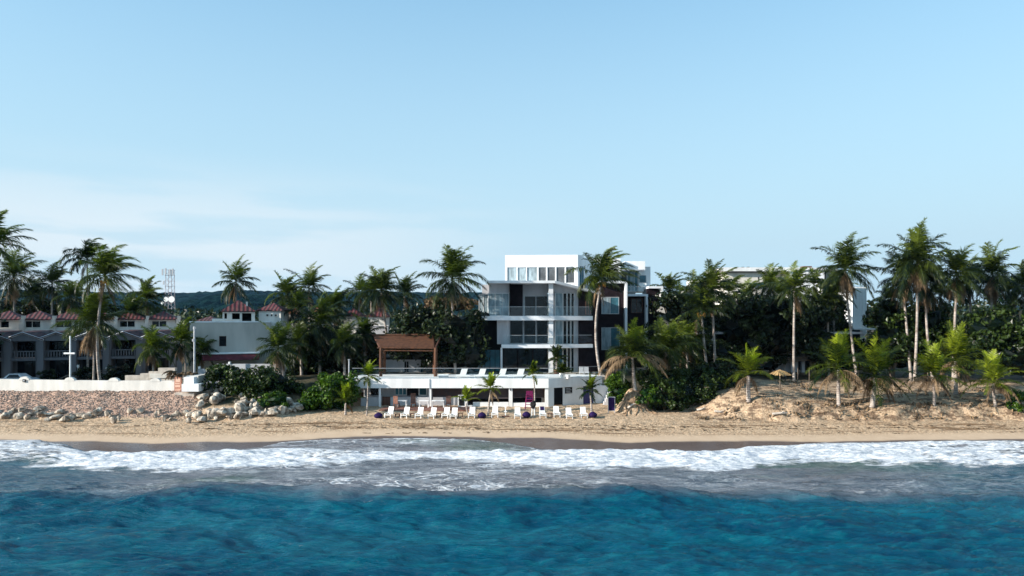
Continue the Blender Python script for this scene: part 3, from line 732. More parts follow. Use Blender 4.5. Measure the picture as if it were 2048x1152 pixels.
# young palms on the bank
palm("bright young palm with a shaggy trunk, leftmost on the edge of the sand cliff", GY, 1497, (1497, 752), 73.0, 3.4, n=17, style='young', seed=40, dry=4, r_trunk=.24, tint=.48, lo=5, wind=.12)
palm("tallest of the front row young palms, bare trunk standing clear on the bank", GY, 1678, (1676, 740), 72.6, 4.3, n=22, style='young', seed=41, dry=6, r_trunk=.2, tint=.36, lo=-8, wind=.05, hi=88)
palm("dark leaved young palm with a thick leaning stump like trunk", GY, 1745, (1750, 756), 72.6, 4.1, n=20, style='young', seed=42, dry=9, r_trunk=.24, tint=.24, lo=-15, wind=.1)
palm("young palm with a thin dark trunk, third from the right on the bank", GY, 1869, (1866, 752), 72.8, 3.5, n=20, style='young', seed=43, dry=6, r_trunk=.14, tint=.42, lo=-8, wind=.12)
palm("taller young palm set back between two front row palms", GY, 1911, (1912, 722), 77.5, 4.0, n=20, style='young', seed=44, dry=5, r_trunk=.2, tint=.36, lo=-10, wind=.1)
palm("yellowish young palm with a slim pale trunk, rightmost on the bank", GY, 1990, (1986, 768), 72.6, 3.3, n=17, style='young', seed=45, dry=5, r_trunk=.15, tint=.5, lo=-5, wind=.15)
# small palms in front of the bar
palm("small palm with a tall thin trunk before the left end of the bar", GS, 733, (737, 756), 73.0, 1.75, n=17, style='young', seed=50, dry=0, r_trunk=.075, tint=.36, lo=-25, wind=.35)
palm("short small palm in front of the bright green bush", GS, 690, (692, 806), 73.4, 2.0, n=11, style='young', seed=51, dry=1, r_trunk=.12, tint=.46, lo=15, wind=.1)
palm("sparse small palm with one yellow frond between the sixth and seventh chairs", GS, 936, (932, 806), 73.6, 1.8, n=8, style='young', seed=52, dry=0, r_trunk=.09, tint=.62, lo=20, hi=88, wind=.1)
palm("small yellow green palm with a pale straight trunk left of the bar's middle pillar", GS, 976, (981, 780), 73.0, 1.75, n=13, style='young', seed=53, dry=2, r_trunk=.11, tint=.55, lo=5, wind=.0)
palm("small palm with a slim trunk in front of the magenta lifeguard chair", GS, 1069, (1066, 752), 73.2, 1.55, n=13, style='young', seed=54, dry=0, r_trunk=.085, tint=.50, lo=0, bend=4, wind=.1)
palm("small dark green palm before the blue door", GS, 1184, (1180, 784), 73.4, 1.75, n=16, style='young', seed=55, dry=0, r_trunk=.10, tint=.28, lo=-15, wind=.2)

# palms filling the belt behind
for k, (lab, grp, px_, py_, Yq, R_) in enumerate((
    ("palm squeezed between the villa's last bay and the tree belt", GB, 1366, 612, 95, 3.4),
    ("palm behind the pair of trunks right of the villa", GB, 1390, 588, 101, 3.3),
    ("dark palm in the tree belt under the far block's left wall", GR, 1494, 600, 95, 3.2),
    ("dark palm between the yellow skirted palm and the far block's middle palm", GR, 1566, 596, 92, 3.2),
    ("small palm below the round corner of the far apartment block", GR, 1654, 606, 91, 3.2),
    ("palm low in the gap between the louvred tower and the highest palm", GR, 1776, 604, 95, 3.0),
    ("dark palm behind the palm with the thick brown skirt", GR, 1940, 568, 95, 4.0),
    ("dark palm low between the highest palm and the thick skirted palm", GR, 1880, 596, 94, 3.6),
    ("dark palm low behind the full crowned palm near the right edge", GR, 2016, 588, 96, 3.8),
    ("palm low behind the roof of the rightmost row house", GB, 262, 632, 99, 3.2),
    ("palm behind the second roof room, left of the slender dark palm", GB, 142, 598, 106, 3.4),
    ("dark low palm over the roof rooms between the two leftmost broad palms", GB, 66, 596, 112, 3.6),
    ("palm between the pink roof and the dense palm right of the lookout tower", GB, 596, 622, 96, 3.4),
    ("palm just left of the red roof under the yellow drooping palm", GB, 668, 618, 95, 3.4),
    ("dark palm right behind the two bright red roofs", GB, 742, 592, 101, 3.4),
    ("palm standing dark behind the pergola's left post", GB, 728, 676, 88, 3.2),
    ("small palm behind the awning's right end, left of the leaning palm", GB, 600, 690, 86, 3.2),
    ("dark palm under the spreading palms right of the villa", GB, 1372, 690, 84, 3.6))):
    palm(lab, grp, px_ + 4, (px_, py_), Yq, R_, n=19, seed=70 + k, dry=4, tint=.16 + .08 * (k % 3), wind=.3 + .1 * (k % 3))

# ------------------------------------------------------------------ broadleaf trees and bushes
def bush(label, cat, name, blobs, Y, n, size, mat, seed, group=None, trunk=True):
    rng = random.Random(3000 + seed)
    bl = [(U(px, Y + dy), Y + dy, V(py, Y + dy), rx * Y / F, ryy, rz * Y / F) for px, py, rx, rz, ryy, dy in blobs]
    c = bl[0]; zb = gz(c[0], c[1]) - .1
    root = empty(name, (c[0], c[1], zb), label, cat, group)
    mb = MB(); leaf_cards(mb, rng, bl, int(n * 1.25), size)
    mb.tint = 0  # unseen dark core added inside each clump to block light
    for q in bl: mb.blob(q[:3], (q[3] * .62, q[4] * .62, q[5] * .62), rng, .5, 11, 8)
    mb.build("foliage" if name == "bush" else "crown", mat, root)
    mb = MB(); b0 = Vector((c[0], c[1], zb))
    for q in bl:
        e = Vector((q[0], q[1], q[2] + q[5] * .3)); m_ = b0.lerp(e, .45) + Vector((rng.uniform(-.3, .3), rng.uniform(-.3, .3), .3))
        w = .06 + .035 * q[5]
        mb.tube([b0, m_, e], [w * 1.5, w, w * .3], 6)
        for _ in range(3):
            e2 = Vector((q[0] + rng.uniform(-.8, .8) * q[3], q[1] + rng.uniform(-.8, .8) * q[4], q[2] + rng.uniform(-.1, .8) * q[5]))
            mb.tube([m_, m_.lerp(e2, .6) + Vector((0, 0, .15)), e2], [w * .6, w * .4, w * .15], 5)
    mb.build("trunk" if name != "bush" else "stems", M['branch'], root)
    return root
bush("bright green sea grape bush heaped up at the left end of the beach bar", "bush", "bush", [(665, 795, 38, 44, 1.9, 0), (630, 803, 34, 30, 1.7, -.4), (690, 780, 26, 38, 1.7, .6), (660, 765, 25, 22, 1.4, 1.2), (612, 812, 20, 16, 1.2, -.6)], 76.5, 5200, .34, M['bush'], 1)
bush("dark green bush sprawling over the rocks right of the white boundary wall", "bush", "bush", [(470, 765, 58, 34, 2.2, 0), (530, 775, 56, 38, 2.4, 0), (446, 750, 36, 20, 1.8, 1.2), (575, 784, 32, 34, 1.8, .4)], 77.4, 6200, .36, M['tree_green'], 2)
bush("small green shrub growing between the rocks below the dark bush", "bush", "bush", [(553, 800, 26, 17, .9, 0), (530, 808, 15, 10, .7, -.2)], 73.6, 900, .24, M['bush'], 3)
bush("bright yellow green bush beside the stairs at the right end of the bar", "bush", "bush", [(1242, 783, 29, 34, 1.7, 0), (1235, 768, 22, 24, 1.4, .5), (1250, 806, 18, 20, 1.1, -.5)], 77.2, 3000, .30, M['bush'], 4)
bush("green bush behind the trunk of the spreading mound palm", "bush", "bush", [(1305, 762, 34, 28, 1.8, 0), (1320, 785, 40, 28, 1.8, -.6), (1296, 796, 20, 24, 1.2, -1.8), (1312, 806, 24, 22, 1.2, -1.8), (1330, 790, 30, 32, 1.6, -1.8), (1345, 806, 24, 22, 1.2, -2.0)], 77.2, 5600, .30, M['tree_green'], 5)
bush("long dark hedge with a sunlit top above the shaded bank", "hedge", "hedge", [(1360, 764, 48, 28, 2, 0), (1415, 766, 44, 28, 2, 0), (1380, 788, 50, 28, 1.6, -1.4), (1350, 800, 36, 24, 1.3, -2.0), (1410, 790, 34, 24, 1.3, -2.2)], 78.6, 5600, .32, M['tree_green'], 6)
bush("low creeper hanging from the sand bank at the right edge of the photo", "bush", "bush", [(2040, 792, 26, 18, 1.0, 0), (2030, 812, 18, 14, .8, -.4)], 72.3, 900, .24, M['bush'], 7)
bush("low tuft of yellow grass leaves on the root mound", "bush", "bush", [(1296, 786, 18, 14, .8, 0), (1284, 800, 12, 10, .6, -.5), (1306, 800, 14, 12, .7, -.3)], 74.6, 700, .22, M['bush'], 8)
GT = "broad leaved trees around the houses"
bush("wide dark sea grape tree between the pergola and the villa", "tree", "broadleaf_tree", [(850, 650, 70, 42, 3.4, 0), (900, 660, 60, 44, 3.2, -1), (945, 690, 36, 60, 2.4, -1.4), (830, 690, 66, 40, 3, 0), (900, 712, 66, 36, 2.6, -1), (960, 640, 18, 24, 1.4, 0)], 88, 5200, .46, M['tree'], 10, GT)
bush("reddish topped tree behind the large full crowned palm", "tree", "broadleaf_tree", [(880, 612, 38, 16, 2.4, 0), (925, 610, 30, 15, 2.2, 0)], 93, 1100, .42, M['dry'], 11, GT)
bush("dark tree mass between the lookout tower house and the pergola", "tree", "broadleaf_tree", [(640, 690, 58, 44, 3, 0), (690, 720, 60, 44, 3, 0), (610, 730, 44, 40, 2.6, -1), (720, 690, 40, 36, 2.6, 1)], 89.5, 4200, .46, M['tree'], 12, GT)
bush("rounded dark tree right of the villa's rear wings", "tree", "broadleaf_tree", [(1350, 640, 48, 56, 3.4, 0), (1385, 610, 34, 36, 2.8, 1), (1330, 690, 40, 40, 2.8, 0), (1390, 670, 40, 46, 2.8, 0)], 93, 4200, .46, M['tree'], 13, GT)
bush("big dark tree under the far apartment block", "tree", "broadleaf_tree", [(1490, 618, 60, 32, 3.6, 0), (1560, 630, 62, 36, 3.6, -1), (1480, 660, 50, 40, 3, 0), (1540, 680, 60, 36, 3, -1)], 91, 4800, .48, M['tree'], 14, GT)
bush("dark tree below the round corner of the far apartment block", "tree", "broadleaf_tree", [(1626, 632, 42, 38, 3.2, 0), (1640, 684, 40, 38, 2.8, 0), (1600, 680, 40, 36, 2.8, -1)], 92, 3600, .48, M['tree'], 15, GT)
bush("dense dark tree between the louvred tower and the highest palm", "tree", "broadleaf_tree", [(1784, 632, 46, 34, 3.2, 0), (1774, 682, 40, 42, 3, -1), (1806, 690, 46, 44, 3, -1)], 91, 4000, .48, M['tree_green'], 16, GT)
bush("dark tree behind the trunks of the highest palm", "tree", "broadleaf_tree", [(1850, 650, 52, 44, 3, 0), (1890, 690, 50, 46, 3, -1), (1840, 710, 44, 34, 2.6, -1)], 91.5, 3800, .48, M['tree_green'], 17, GT)
bush("glossy sea grape tree at the right edge behind the young palms", "tree", "broadleaf_tree", [(1990, 665, 60, 46, 3, 0), (2040, 660, 40, 56, 3, -1), (1960, 715, 56, 34, 2.6, -1), (2030, 720, 44, 36, 2.6, -2)], 86, 5200, .46, M['tree_green'], 18, GT)
bush("round tree just past the left edge of the row houses", "tree", "broadleaf_tree", [(-75, 640, 62, 60, 3.4, 0), (-60, 700, 56, 44, 3, -1), (-110, 700, 50, 44, 3, -1)], 84, 3400, .5, M['tree'], 19, GT)
bush("low dark trees behind the row house turrets", "tree", "broadleaf_tree", [(60, 622, 62, 20, 3, 0), (150, 620, 60, 24, 3, 0), (220, 628, 44, 20, 3, 0), (-20, 615, 50, 26, 3, 0)], 113, 2600, .6, M['tree'], 20, GT)
bush("dark tree behind the lower front of the hedge", "tree", "broadleaf_tree", [(1420, 705, 46, 30, 2.2, 0), (1350, 735, 50, 22, 2, -1)], 88, 2200, .42, M['tree'], 21, GT)

bush("dark tree belt in front of the far apartment block's lower storeys", "tree", "broadleaf_tree", [(1420, 652, 46, 42, 3, 0), (1480, 648, 50, 44, 3, 0), (1550, 650, 50, 44, 3, 0), (1620, 650, 46, 44, 3, 0), (1664, 662, 26, 40, 3, 1)], 100, 5200, .55, M['tree'], 22, GT)
bush("dark undergrowth between the palm trunks right of the villa", "bush", "bush", [(1400, 715, 40, 30, 1.8, 0), (1470, 715, 50, 34, 2, 1), (1540, 712, 46, 34, 2, 1), (1640, 705, 46, 36, 2, 1), (1730, 712, 50, 34, 2, 1), (1790, 715, 46, 34, 2, 1)], 90.5, 5200, .42, M['tree'], 23)

bush("ragged dark shrub behind the bright leftmost young palm", "bush", "bush", [(1440, 745, 36, 30, 1.8, 0), (1462, 760, 24, 22, 1.3, -.6), (1410, 750, 34, 26, 1.6, 0)], 80.5, 3000, .36, M['tree'], 24)
bush("low dark shrubs along the foot of the row houses", "bush", "bush", [(95, 750, 16, 12, .8, 0), (170, 748, 22, 13, .9, 1), (235, 744, 26, 18, 1.1, 2)], 85.5, 1500, .28, M['tree'], 25)

bush("wide tree just past the right edge of the photo behind the bank", "tree", "broadleaf_tree", [(2130, 660, 70, 60, 3.4, 0), (2220, 680, 70, 56, 3.4, 0), (2100, 720, 50, 40, 2.8, -1), (2330, 670, 70, 60, 3.4, 2)], 88, 5000, .5, M['tree_green'], 26, GT)
palm("tall palm just past the right edge of the photo", GR, 2110, (2112, 560), 87, 4.4, n=22, seed=60, dry=12, tint=.26)
palm("young palm just past the right edge of the photo", GY, 2130, (2128, 760), 73, 3.4, n=18, style='young', seed=61, dry=5, r_trunk=.15, tint=.4)
palm("tall palm further past the right edge of the photo", GR, 2230, (2226, 545), 89, 4.6, n=22, seed=62, dry=12, tint=.26)

palm("dark palm before the right end of the far apartment block, left of the leaning trunk", GR, 1668, (1668, 592), 95, 3.4, n=22, seed=63, dry=6, tint=.16, lo=-55)
bush("dark tree low between the far block's right end and the louvred tower", "tree", "broadleaf_tree", [(1660, 612, 26, 34, 2.4, 0), (1672, 650, 24, 34, 2.2, 0)], 97, 1800, .5, M['tree'], 27, GT)
# ------------------------------------------------------------------ buildings
def part(name, mat, root, fn, **k):
    mb = MB(); fn(mb); return mb.build(name, mat, root, **k)
def boxes(name, mat, root, *bx, xf=None, **k):
    mb = MB(); mb.xf = xf
    for b in bx: mb.box(*b)
    return mb.build(name, mat, root, **k)
def window(root, x0, x1, z0, z1, y, panes=1, glassm=None, framem=None, fw=.07, xf=None, name="window", curtain=None, depth=.10):
    """frame proud of the wall plane y (wall faces -y), the pane set back inside it as its child"""
    mb = MB(); mb.xf = xf
    mb.box(x0, x1, y - .06, y + depth, z1 - fw, z1); mb.box(x0, x1, y - .06, y + depth, z0, z0 + fw)
    mb.box(x0, x0 + fw, y - .06, y + depth, z0 + fw, z1 - fw); mb.box(x1 - fw, x1, y - .06, y + depth, z0 + fw, z1 - fw)
    for k in range(1, panes):
        xm = x0 + (x1 - x0) * k / panes
        mb.box(xm - fw * .5, xm + fw * .5, y - .055, y + depth, z0 + fw, z1 - fw)
    w = mb.build(name, framem or M['white'], root)
    p = MB(); p.xf = xf; p.box(x0 + fw * .9, x1 - fw * .9, y + .0, y + .03, z0 + fw * .9, z1 - fw * .9)
    o = p.build("pane", glassm or M['glass'], None)
    # panes share the thing's space: move into the root's frame, then hang under the window
    inv = root.matrix_basis.inverted(); o.data.transform(inv); o.parent = w
    if curtain:
        c = MB(); c.xf = xf
        for a, b_ in curtain:
            n_ = 9
            for k in range(n_):
                xa, xb = x0 + (x1 - x0) * (a + (b_ - a) * k / n_), x0 + (x1 - x0) * (a + (b_ - a) * (k + 1) / n_)
                c.box(xa + .01, xb - .01, y - .022 + (.012 if k % 2 else 0), y - .004, z0 + fw, z1 - fw)
        c = c.build("curtain", M['curtain'], None); c.data.transform(inv); c.parent = w
    return w
def rail(root, pts, z, h, name="glass_railing", post=1.6):
    mb = MB(); g = MB()
    for (xa, ya), (xb, yb) in zip(pts, pts[1:]):
        a, b = Vector((xa, ya, z)), Vector((xb, yb, z)); L = (b - a).length; d = (b - a) / L; nn = Vector((-d.y, d.x, 0)) * .012
        m_ = max(1, round(L / post))
        for k in range(m_):
            p, q = a + d * (L * k / m_ + .015), a + d * (L * (k + 1) / m_ - .015)
            g.hexa([p - nn, q - nn, q + nn, p + nn] + [v + Vector((0, 0, h)) for v in (p - nn, q - nn, q + nn, p + nn)])
        up = Vector((0, 0, h + .002)); c = Vector((0, 0, h + .045))
        mb.hexa([a - nn * 2 + up, b - nn * 2 + up, b + nn * 2 + up, a + nn * 2 + up, a - nn * 2 + c, b - nn * 2 + c, b + nn * 2 + c, a + nn * 2 + c])
    o = g.build(name, M['railglass'], root)
    t = mb.build("top_rail", M['metal'], None); t.data.transform(root.matrix_basis.inverted()); t.parent = o
    return o

# ---- white villa
YV = 88.0
x = lambda px: U(px, YV); zz = lambda py: V(py, YV)
Z0 = 4.9
villa = empty("villa", (5, 92, Z0), "white modern villa of stacked terraces with dark cladding and a bright penthouse block", "villa")
z1b, z1t, z2b, z2t, zrb, zrt = zz(695.5), zz(688.5), zz(640.5), zz(632), zz(567), zz(560.5)
CX = x(1100)                                # the corner column
ANG = math.radians(14)
RX = Matrix.Translation((CX + .32, YV, 0)) @ Matrix.Rotation(ANG, 4, 'Z')    # right hand facade, turned away
LR = (x(1178) - CX) / math.cos(ANG)
def poly_slab(mb, za, zb_, xl, over):
    e = RX @ Vector((LR, -over, 0)); e2 = RX @ Vector((LR, 7, 0)); c = RX @ Vector((0, -over, 0))
    mb.prism([(xl, YV - over), (c.x, YV - over), (e.x, e.y), (e2.x, e2.y), (xl, YV + 8)], za, zb_)
part("floor_slab", M['slab'], villa, lambda m: poly_slab(m, z1b, z1t, x(1003), .9))
part("floor_slab", M['slab'], villa, lambda m: poly_slab(m, z2b, z2t, x(964), .9))
def roof(mb):                               # roof slab, falling away along the right facade
    e = RX @ Vector(((x(1196) - CX) / math.cos(ANG), -1.1, 0)); e2 = RX @ Vector(((x(1196) - CX) / math.cos(ANG), 8, 0)); c = RX @ Vector((0, -1.1, 0))
    xl = x(974); th = .32; zE = zz(594) + .3
    A = [(xl, YV - 1.1, zrb), (c.x, YV - 1.1, zrb), (c.x, YV + 9, zrb), (xl, YV + 9, zrb)]
    mb.hexa(A + [(p[0], p[1], zrb + th) for p in A])
    B = [(c.x, YV - 1.1, zrb), (e.x, e.y, zE), (e2.x, e2.y, zE), (c.x, YV + 9, zrb)]
    mb.hexa([(p[0] + (.003 if i in (0, 3) else 0), p[1], p[2]) for i, p in enumerate(B)] + [(p[0] + (.003 if i in (0, 3) else 0), p[1], p[2] + th) for i, p in enumerate(B)])
part("roof", M['slab'], villa, roof)
for za, zb_ in ((Z0, z1b), (z1t, z2b), (z2t, zrb)):
    boxes("column", M['slab'], villa, (x(1097), x(1106), YV - .45, YV + .1, za, zb_))
boxes("column", M['slab'], villa, (x(1001), x(1005), YV - .3, YV + .1, Z0, z1b))
# top floor, left to right
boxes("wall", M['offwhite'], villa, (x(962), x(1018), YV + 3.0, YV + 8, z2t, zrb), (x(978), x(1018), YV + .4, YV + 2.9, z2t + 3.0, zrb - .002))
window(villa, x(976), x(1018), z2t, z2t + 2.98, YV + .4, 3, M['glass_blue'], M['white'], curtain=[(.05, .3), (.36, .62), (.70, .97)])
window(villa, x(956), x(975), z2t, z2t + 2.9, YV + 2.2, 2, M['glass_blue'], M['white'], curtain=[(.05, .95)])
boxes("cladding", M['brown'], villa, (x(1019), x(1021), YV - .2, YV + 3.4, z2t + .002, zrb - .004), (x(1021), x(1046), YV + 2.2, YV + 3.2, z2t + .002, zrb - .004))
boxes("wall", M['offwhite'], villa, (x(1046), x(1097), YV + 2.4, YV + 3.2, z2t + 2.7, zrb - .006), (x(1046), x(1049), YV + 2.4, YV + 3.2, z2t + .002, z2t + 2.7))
window(villa, x(1049.5), x(1097), z2t + .01, z2t + 2.68, YV + 2.5, 2, M['glass'], M['metal'], name="sliding_door")
boxes("ceiling_light", M['whitepaint'], villa, (x(1076), x(1094), YV - .6, YV + .4, zrb - .03, zrb - .005), (x(1036), x(1062), YV + .1, YV + .5, zrb - .03, zrb - .005))
rail(villa, [(x(968), YV - .8), (CX, YV - .8)], z2t + .002, 1.15)
e = RX @ Vector((LR - .1, -.8, 0)); rail(villa, [(CX + .1, YV - .8), (e.x, e.y)], z2t + .002, 1.15)
rail(villa, [(x(1006), YV - .8), (CX, YV - .8)], z1t + .002, 1.15)
rail(villa, [(CX + .1, YV - .8), (e.x, e.y)], z1t + .002, 1.15)
# middle floor
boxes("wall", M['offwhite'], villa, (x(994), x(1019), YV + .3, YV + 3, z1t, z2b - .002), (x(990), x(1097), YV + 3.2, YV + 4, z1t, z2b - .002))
for a, b_ in ((1019.5, 1047), (1048, 1073), (1074, 1097)):
    window(villa, x(a), x(b_), z1t + .01, z2b - .01, YV + 2.0, 1, M['glass'], M['metal'], name="sliding_door", fw=.06)
# ground floor
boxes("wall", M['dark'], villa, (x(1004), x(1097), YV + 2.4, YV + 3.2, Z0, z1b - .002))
for a, b_ in ((1006, 1035), (1036, 1066), (1067, 1096)):
    window(villa, x(a), x(b_), Z0 + .02, z1b - .02, YV + 1.8, 1, M['glass'], M['brown'], name="sliding_door", fw=.06)
window(villa, x(948), x(1000), Z0 + .02, z1b - .3, YV + 1.6, 5, M['glass_blue'], M['brown'], fw=.06)
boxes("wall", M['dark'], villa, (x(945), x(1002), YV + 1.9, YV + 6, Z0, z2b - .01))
# right hand facade, three storeys
Lw = (x(1154) - CX) / math.cos(ANG)
for za, zb_ in ((Z0, z1b), (z1t, z2b), (z2t, z2t + 3.05)):
    for a, b_, g in ((.12, .40, 'c'), (.42, .56, 'd'), (.58, .70, 'd'), (.72, .84, 'd')):
        window(villa, Lw * a, Lw * b_, za + .01, zb_ - .05, .25, 1, M['glass_blue'] if g == 'c' else M['glass'], M['white'], fw=.05, xf=RX, curtain=[(.04, .96)] if g == 'c' and za > Z0 else None)
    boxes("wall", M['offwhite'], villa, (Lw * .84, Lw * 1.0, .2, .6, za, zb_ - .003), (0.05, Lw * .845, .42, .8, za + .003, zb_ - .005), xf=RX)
def gable(mb):
    mb.xf = RX; mb.wall_poly([(0.02, z2t + 3.05), (Lw, z2t + 3.05), (Lw, zrb - .75), (.02, zrb - .02)], .2, .6)
part("wall", M['offwhite'], villa, gable)
def clad(mb):
    mb.xf = RX; a, b_ = Lw + .01, (x(1196) - CX) / math.cos(ANG)
    mb.wall_poly([(a, Z0), (b_, Z0), (b_, zz(594) + .25), (a, zrb - .85)], -.1, 6)
part("cladding", M['brown'], villa, clad)
window(villa, Lw + .9, Lw + 1.6, z2t + .2, z2t + 2.1, -.13, 2, M['glass'], M['wood_dark'], fw=.05, xf=RX)
# penthouse block
YP = 95.5; xp = lambda px: U(px, YP); zp = lambda py: V(py, YP)
PR = Matrix.Translation((xp(1010), YP + .6, 0)) @ Matrix.Rotation(math.radians(-4), 4, 'Z')
WP = xp(1156) - xp(1010)
ztop, zw1, zw0, zbase = zp(509.5), zp(534), zp(566), zp(580)
pw = [(.03, .165), (.172, .295), (.302, .445), (.462, .568), (.582, .692), (.706, .824), (.838, .955)]
bx = [(0, WP, 0, .3, zw1, ztop), (0, WP, 0, .3, zbase, zw0)]
ed = [0] + [q for w_ in pw for q in w_] + [1]
for k in range(0, len(ed), 2): bx.append((WP * ed[k], WP * ed[k + 1], 0, .3, zw0, zw1))
bx += [(0, .3, .3, 11, zbase, ztop), (.3, WP - .3, 10.7, 11, zbase, ztop), (.302, WP - .302, .302, 10.69, ztop - .5, ztop - .2)]
boxes("penthouse_wall", M['white'], villa, *bx, xf=PR)
for k, (a, b_) in enumerate(pw):
    window(villa, WP * a, WP * b_, zw0, zw1, .12, 1, M['glass_pale'] if k > 2 else M['curtain'], M['white'], fw=.04, xf=PR)
# penthouse side wall (in shade) with its tall glass strip
PS = PR @ Matrix.Translation((WP, 0, 0)) @ Matrix.Rotation(math.radians(62), 4, 'Z')
LS = 5.2
boxes("penthouse_wall", M['white'], villa, (.002, .5, -.002, .3, zbase - 1, ztop - .004), (.5, 1.9, .0, .3, zp(531), ztop - .004), (1.9, LS, 0, .3, zbase - 1.5, ztop - .25), (.5, 1.9, 0, .3, zbase - 1.5, zbase - .9), xf=PS)
window(villa, .5, 1.9, zbase - .9, zp(531), .05, 2, M['glass_blue'], M['metal'], fw=.05, xf=PS)
window(villa, 3.3, 4.9, zp(560), zp(547), -.02, 2, M['glass_blue'], M['white'], fw=.05, xf=PS)
# rear wing stepping back to the right
YB = 99.0; xb = lambda px: U(px, YB); zb2 = lambda py: V(py, YB)
boxes("rear_wall", M['white'], villa, (xb(1186), xb(1241), YB, YB + 7, zb2(620), zb2(517)), (xb(1253), xb(1293), YB + 1, YB + 8, zb2(539), zb2(521)), (xb(1281.5), xb(1306), YB + 1.8, YB + 8, zb2(582), zb2(531.5)), (xb(1243), xb(1281), YB + 4, YB + 8, zb2(620), zb2(539.2)))
boxes("canopy", M['metal'], villa, (xb(1240), xb(1287), YB - .8, YB + .97, zb2(541.5), zb2(539.6)))
window(villa, xb(1213), xb(1239), zb2(562), zb2(545), YB - .02, 3, M['glass_blue'], M['white'], fw=.06)
window(villa, xb(1188), xb(1204), zb2(560), zb2(548), YB - .02, 1, M['glass_blue'], M['white'], fw=.06)
window(villa, xb(1245), xb(1257), zb2(582), zb2(542), YB + 1.2, 1, M['glass'], M['metal'], fw=.06)
window(villa, xb(1258), xb(1280), zb2(582), zb2(542), YB + 1.6, 3, M['glass_blue'], M['metal'], fw=.06, curtain=[(.36, .60)])
window(villa, xb(1283), xb(1297), zb2(564), zb2(549), YB + 1.75, 1, M['glass_blue'], M['metal'], fw=.05)
boxes("balustrade", M['whitepaint'], villa, *[(xb(1281.5 + 5 * k), xb(1285.5 + 5 * k), YB + .9, YB + 1.0, zb2(572.5), zb2(566)) for k in range(3)])
# three framed bays
def bay(pa, pb, pt, pbm, Yb, lintel_only=False, win=None):
    xq = lambda px: U(px, Yb); zq = lambda py: V(py, Yb); t = .30
    boxes("bay_frame", M['slab'], villa, (xq(pa), xq(pb), Yb - .9, Yb + 4, zq(pt) - t, zq(pt)), (xq(pb) - t, xq(pb), Yb - .9, Yb + 4, Z0, zq(pt) - t - .002))
    boxes("cladding", M['brown'], villa, (xq(pa), xq(pb) - t - .003, Yb + .1, Yb + 3.9, Z0, zq(pt) - t - .003))
    for (wa, wb, wt, wbm, n_, g) in win or []:
        window(villa, xq(wa), xq(wb), zq(wbm), zq(wt), Yb + .06, n_, M['glass_blue'] if g else M['glass'], M['metal'] if g else M['wood_dark'], fw=.07, curtain=[(.03, .48)] if g else None)
bay(1192, 1252.5, 562.5, 625, 94.2, win=[(1203, 1238, 594, 628, 2, 1), (1203, 1240, 655, 700, 2, 1)])
bay(1254, 1293.5, 588.5, 624, 96.5, win=[(1262, 1285, 597, 626, 2, 0)])
bay(1295, 1323.5, 573.0, 622, 98.0, win=[(1298, 1312, 603, 626, 2, 0)])
boxes("rear_wall", M['offwhite'], villa, (U(1324, 99), U(1331, 99), 98.6, 102, Z0, V(598, 99)))
rail(villa, [(U(1256, 96), 95.8), (U(1292, 96), 95.8)], V(588.3, 96.5), 1.0)

# ---- terrace and bar below it
boxes("terrace", M['terracotta'], None, (U(702, 79) - .3, U(1215, 79) + .3, 82.0, 93, 3.0, 4.9))
tag(bpy.data.objects["terrace"], kind="structure")
YBAR = 78.5; xr = lambda px: U(px, YBAR); zr = lambda py: V(py, YBAR)
bar = empty("beach_bar", (0, 80, 1.7), "long low white beach bar with open counters under the sun terrace", "beach bar")
zf, zo, zt_ = 1.5, zr(776), zr(757)
BRX = Matrix.Translation((xr(1097), YBAR, 0)) @ Matrix.Rotation(math.radians(26), 4, 'Z')
LB = (xr(1214) - xr(1097)) / math.cos(math.radians(26)) * .98
def deck(mb):
    e = BRX @ Vector((LB, 0, 0))
    mb.prism([(xr(702), YBAR - .15), (xr(1097), YBAR - .15), (e.x, e.y), (e.x - 1, 84.4), (xr(702), 84.4)], zo, zt_)
part("roof_slab", M['white'], bar, deck)
for pa, pb in ((757.5, 761.5), (858, 862.5), (929, 934.5), (1017.5, 1025), (1090, 1096.8)):
    boxes("pillar", M['white'], bar, (xr(pa), xr(pb), YBAR + .0, YBAR + .35, zf - .3, zo - .002))
boxes("pipe", M['metal'], bar, (xr(858.7), xr(860), YBAR - .22, YBAR - .152, zf - .2, zt_ - .05))
boxes("back_wall", M['offwhite'], bar, (xr(720), xr(862), YBAR + 2.0, YBAR + 2.2, zf - .3, zo - .002), (xr(862), xr(1094), YBAR + 2.0, YBAR + 2.2, zf - .3, zo - .002))
boxes("counter", M['white'], bar, (xr(946), xr(1017), YBAR + .05, YBAR + .5, zf - .3, zr(805)), (xr(1025.3), xr(1089.7), YBAR + .05, YBAR + .5, zf - .3, zr(806)), (xr(934.8), xr(945.8), YBAR + .05, YBAR + .5, zf - .3, zr(811)))
boxes("counter", M['offwhite'], bar, (xr(864), xr(917), YBAR + .9, YBAR + 1.4, zf - .3, zr(796)))
boxes("low_wall", M['offwhite'], bar, (xr(720), xr(757), YBAR + .4, YBAR + .7, zf - .3, zr(795)), (xr(778), xr(857.5), YBAR + .9, YBAR + 1.2, zf - .3, zr(796)))
boxes("service_door", M['wood_dark'], bar, (xr(762), xr(777.5), YBAR + .8, YBAR + .9, zf - .2, zr(795)))
for pa, pb, pt, pbm in ((863, 921, 776.5, 795.5), (935, 1017, 776.5, 799.5), (1025.5, 1089.7, 776.5, 797.5)):
    boxes("roll_shutter", M['shutter'], bar, (xr(pa), xr(pb), YBAR + .9, YBAR + .98, zr(pbm), zo - .004))
boxes("back_bar", M['dark'], bar, (xr(935), xr(1089), YBAR + 1.6, YBAR + 1.95, zf, zo - .01))
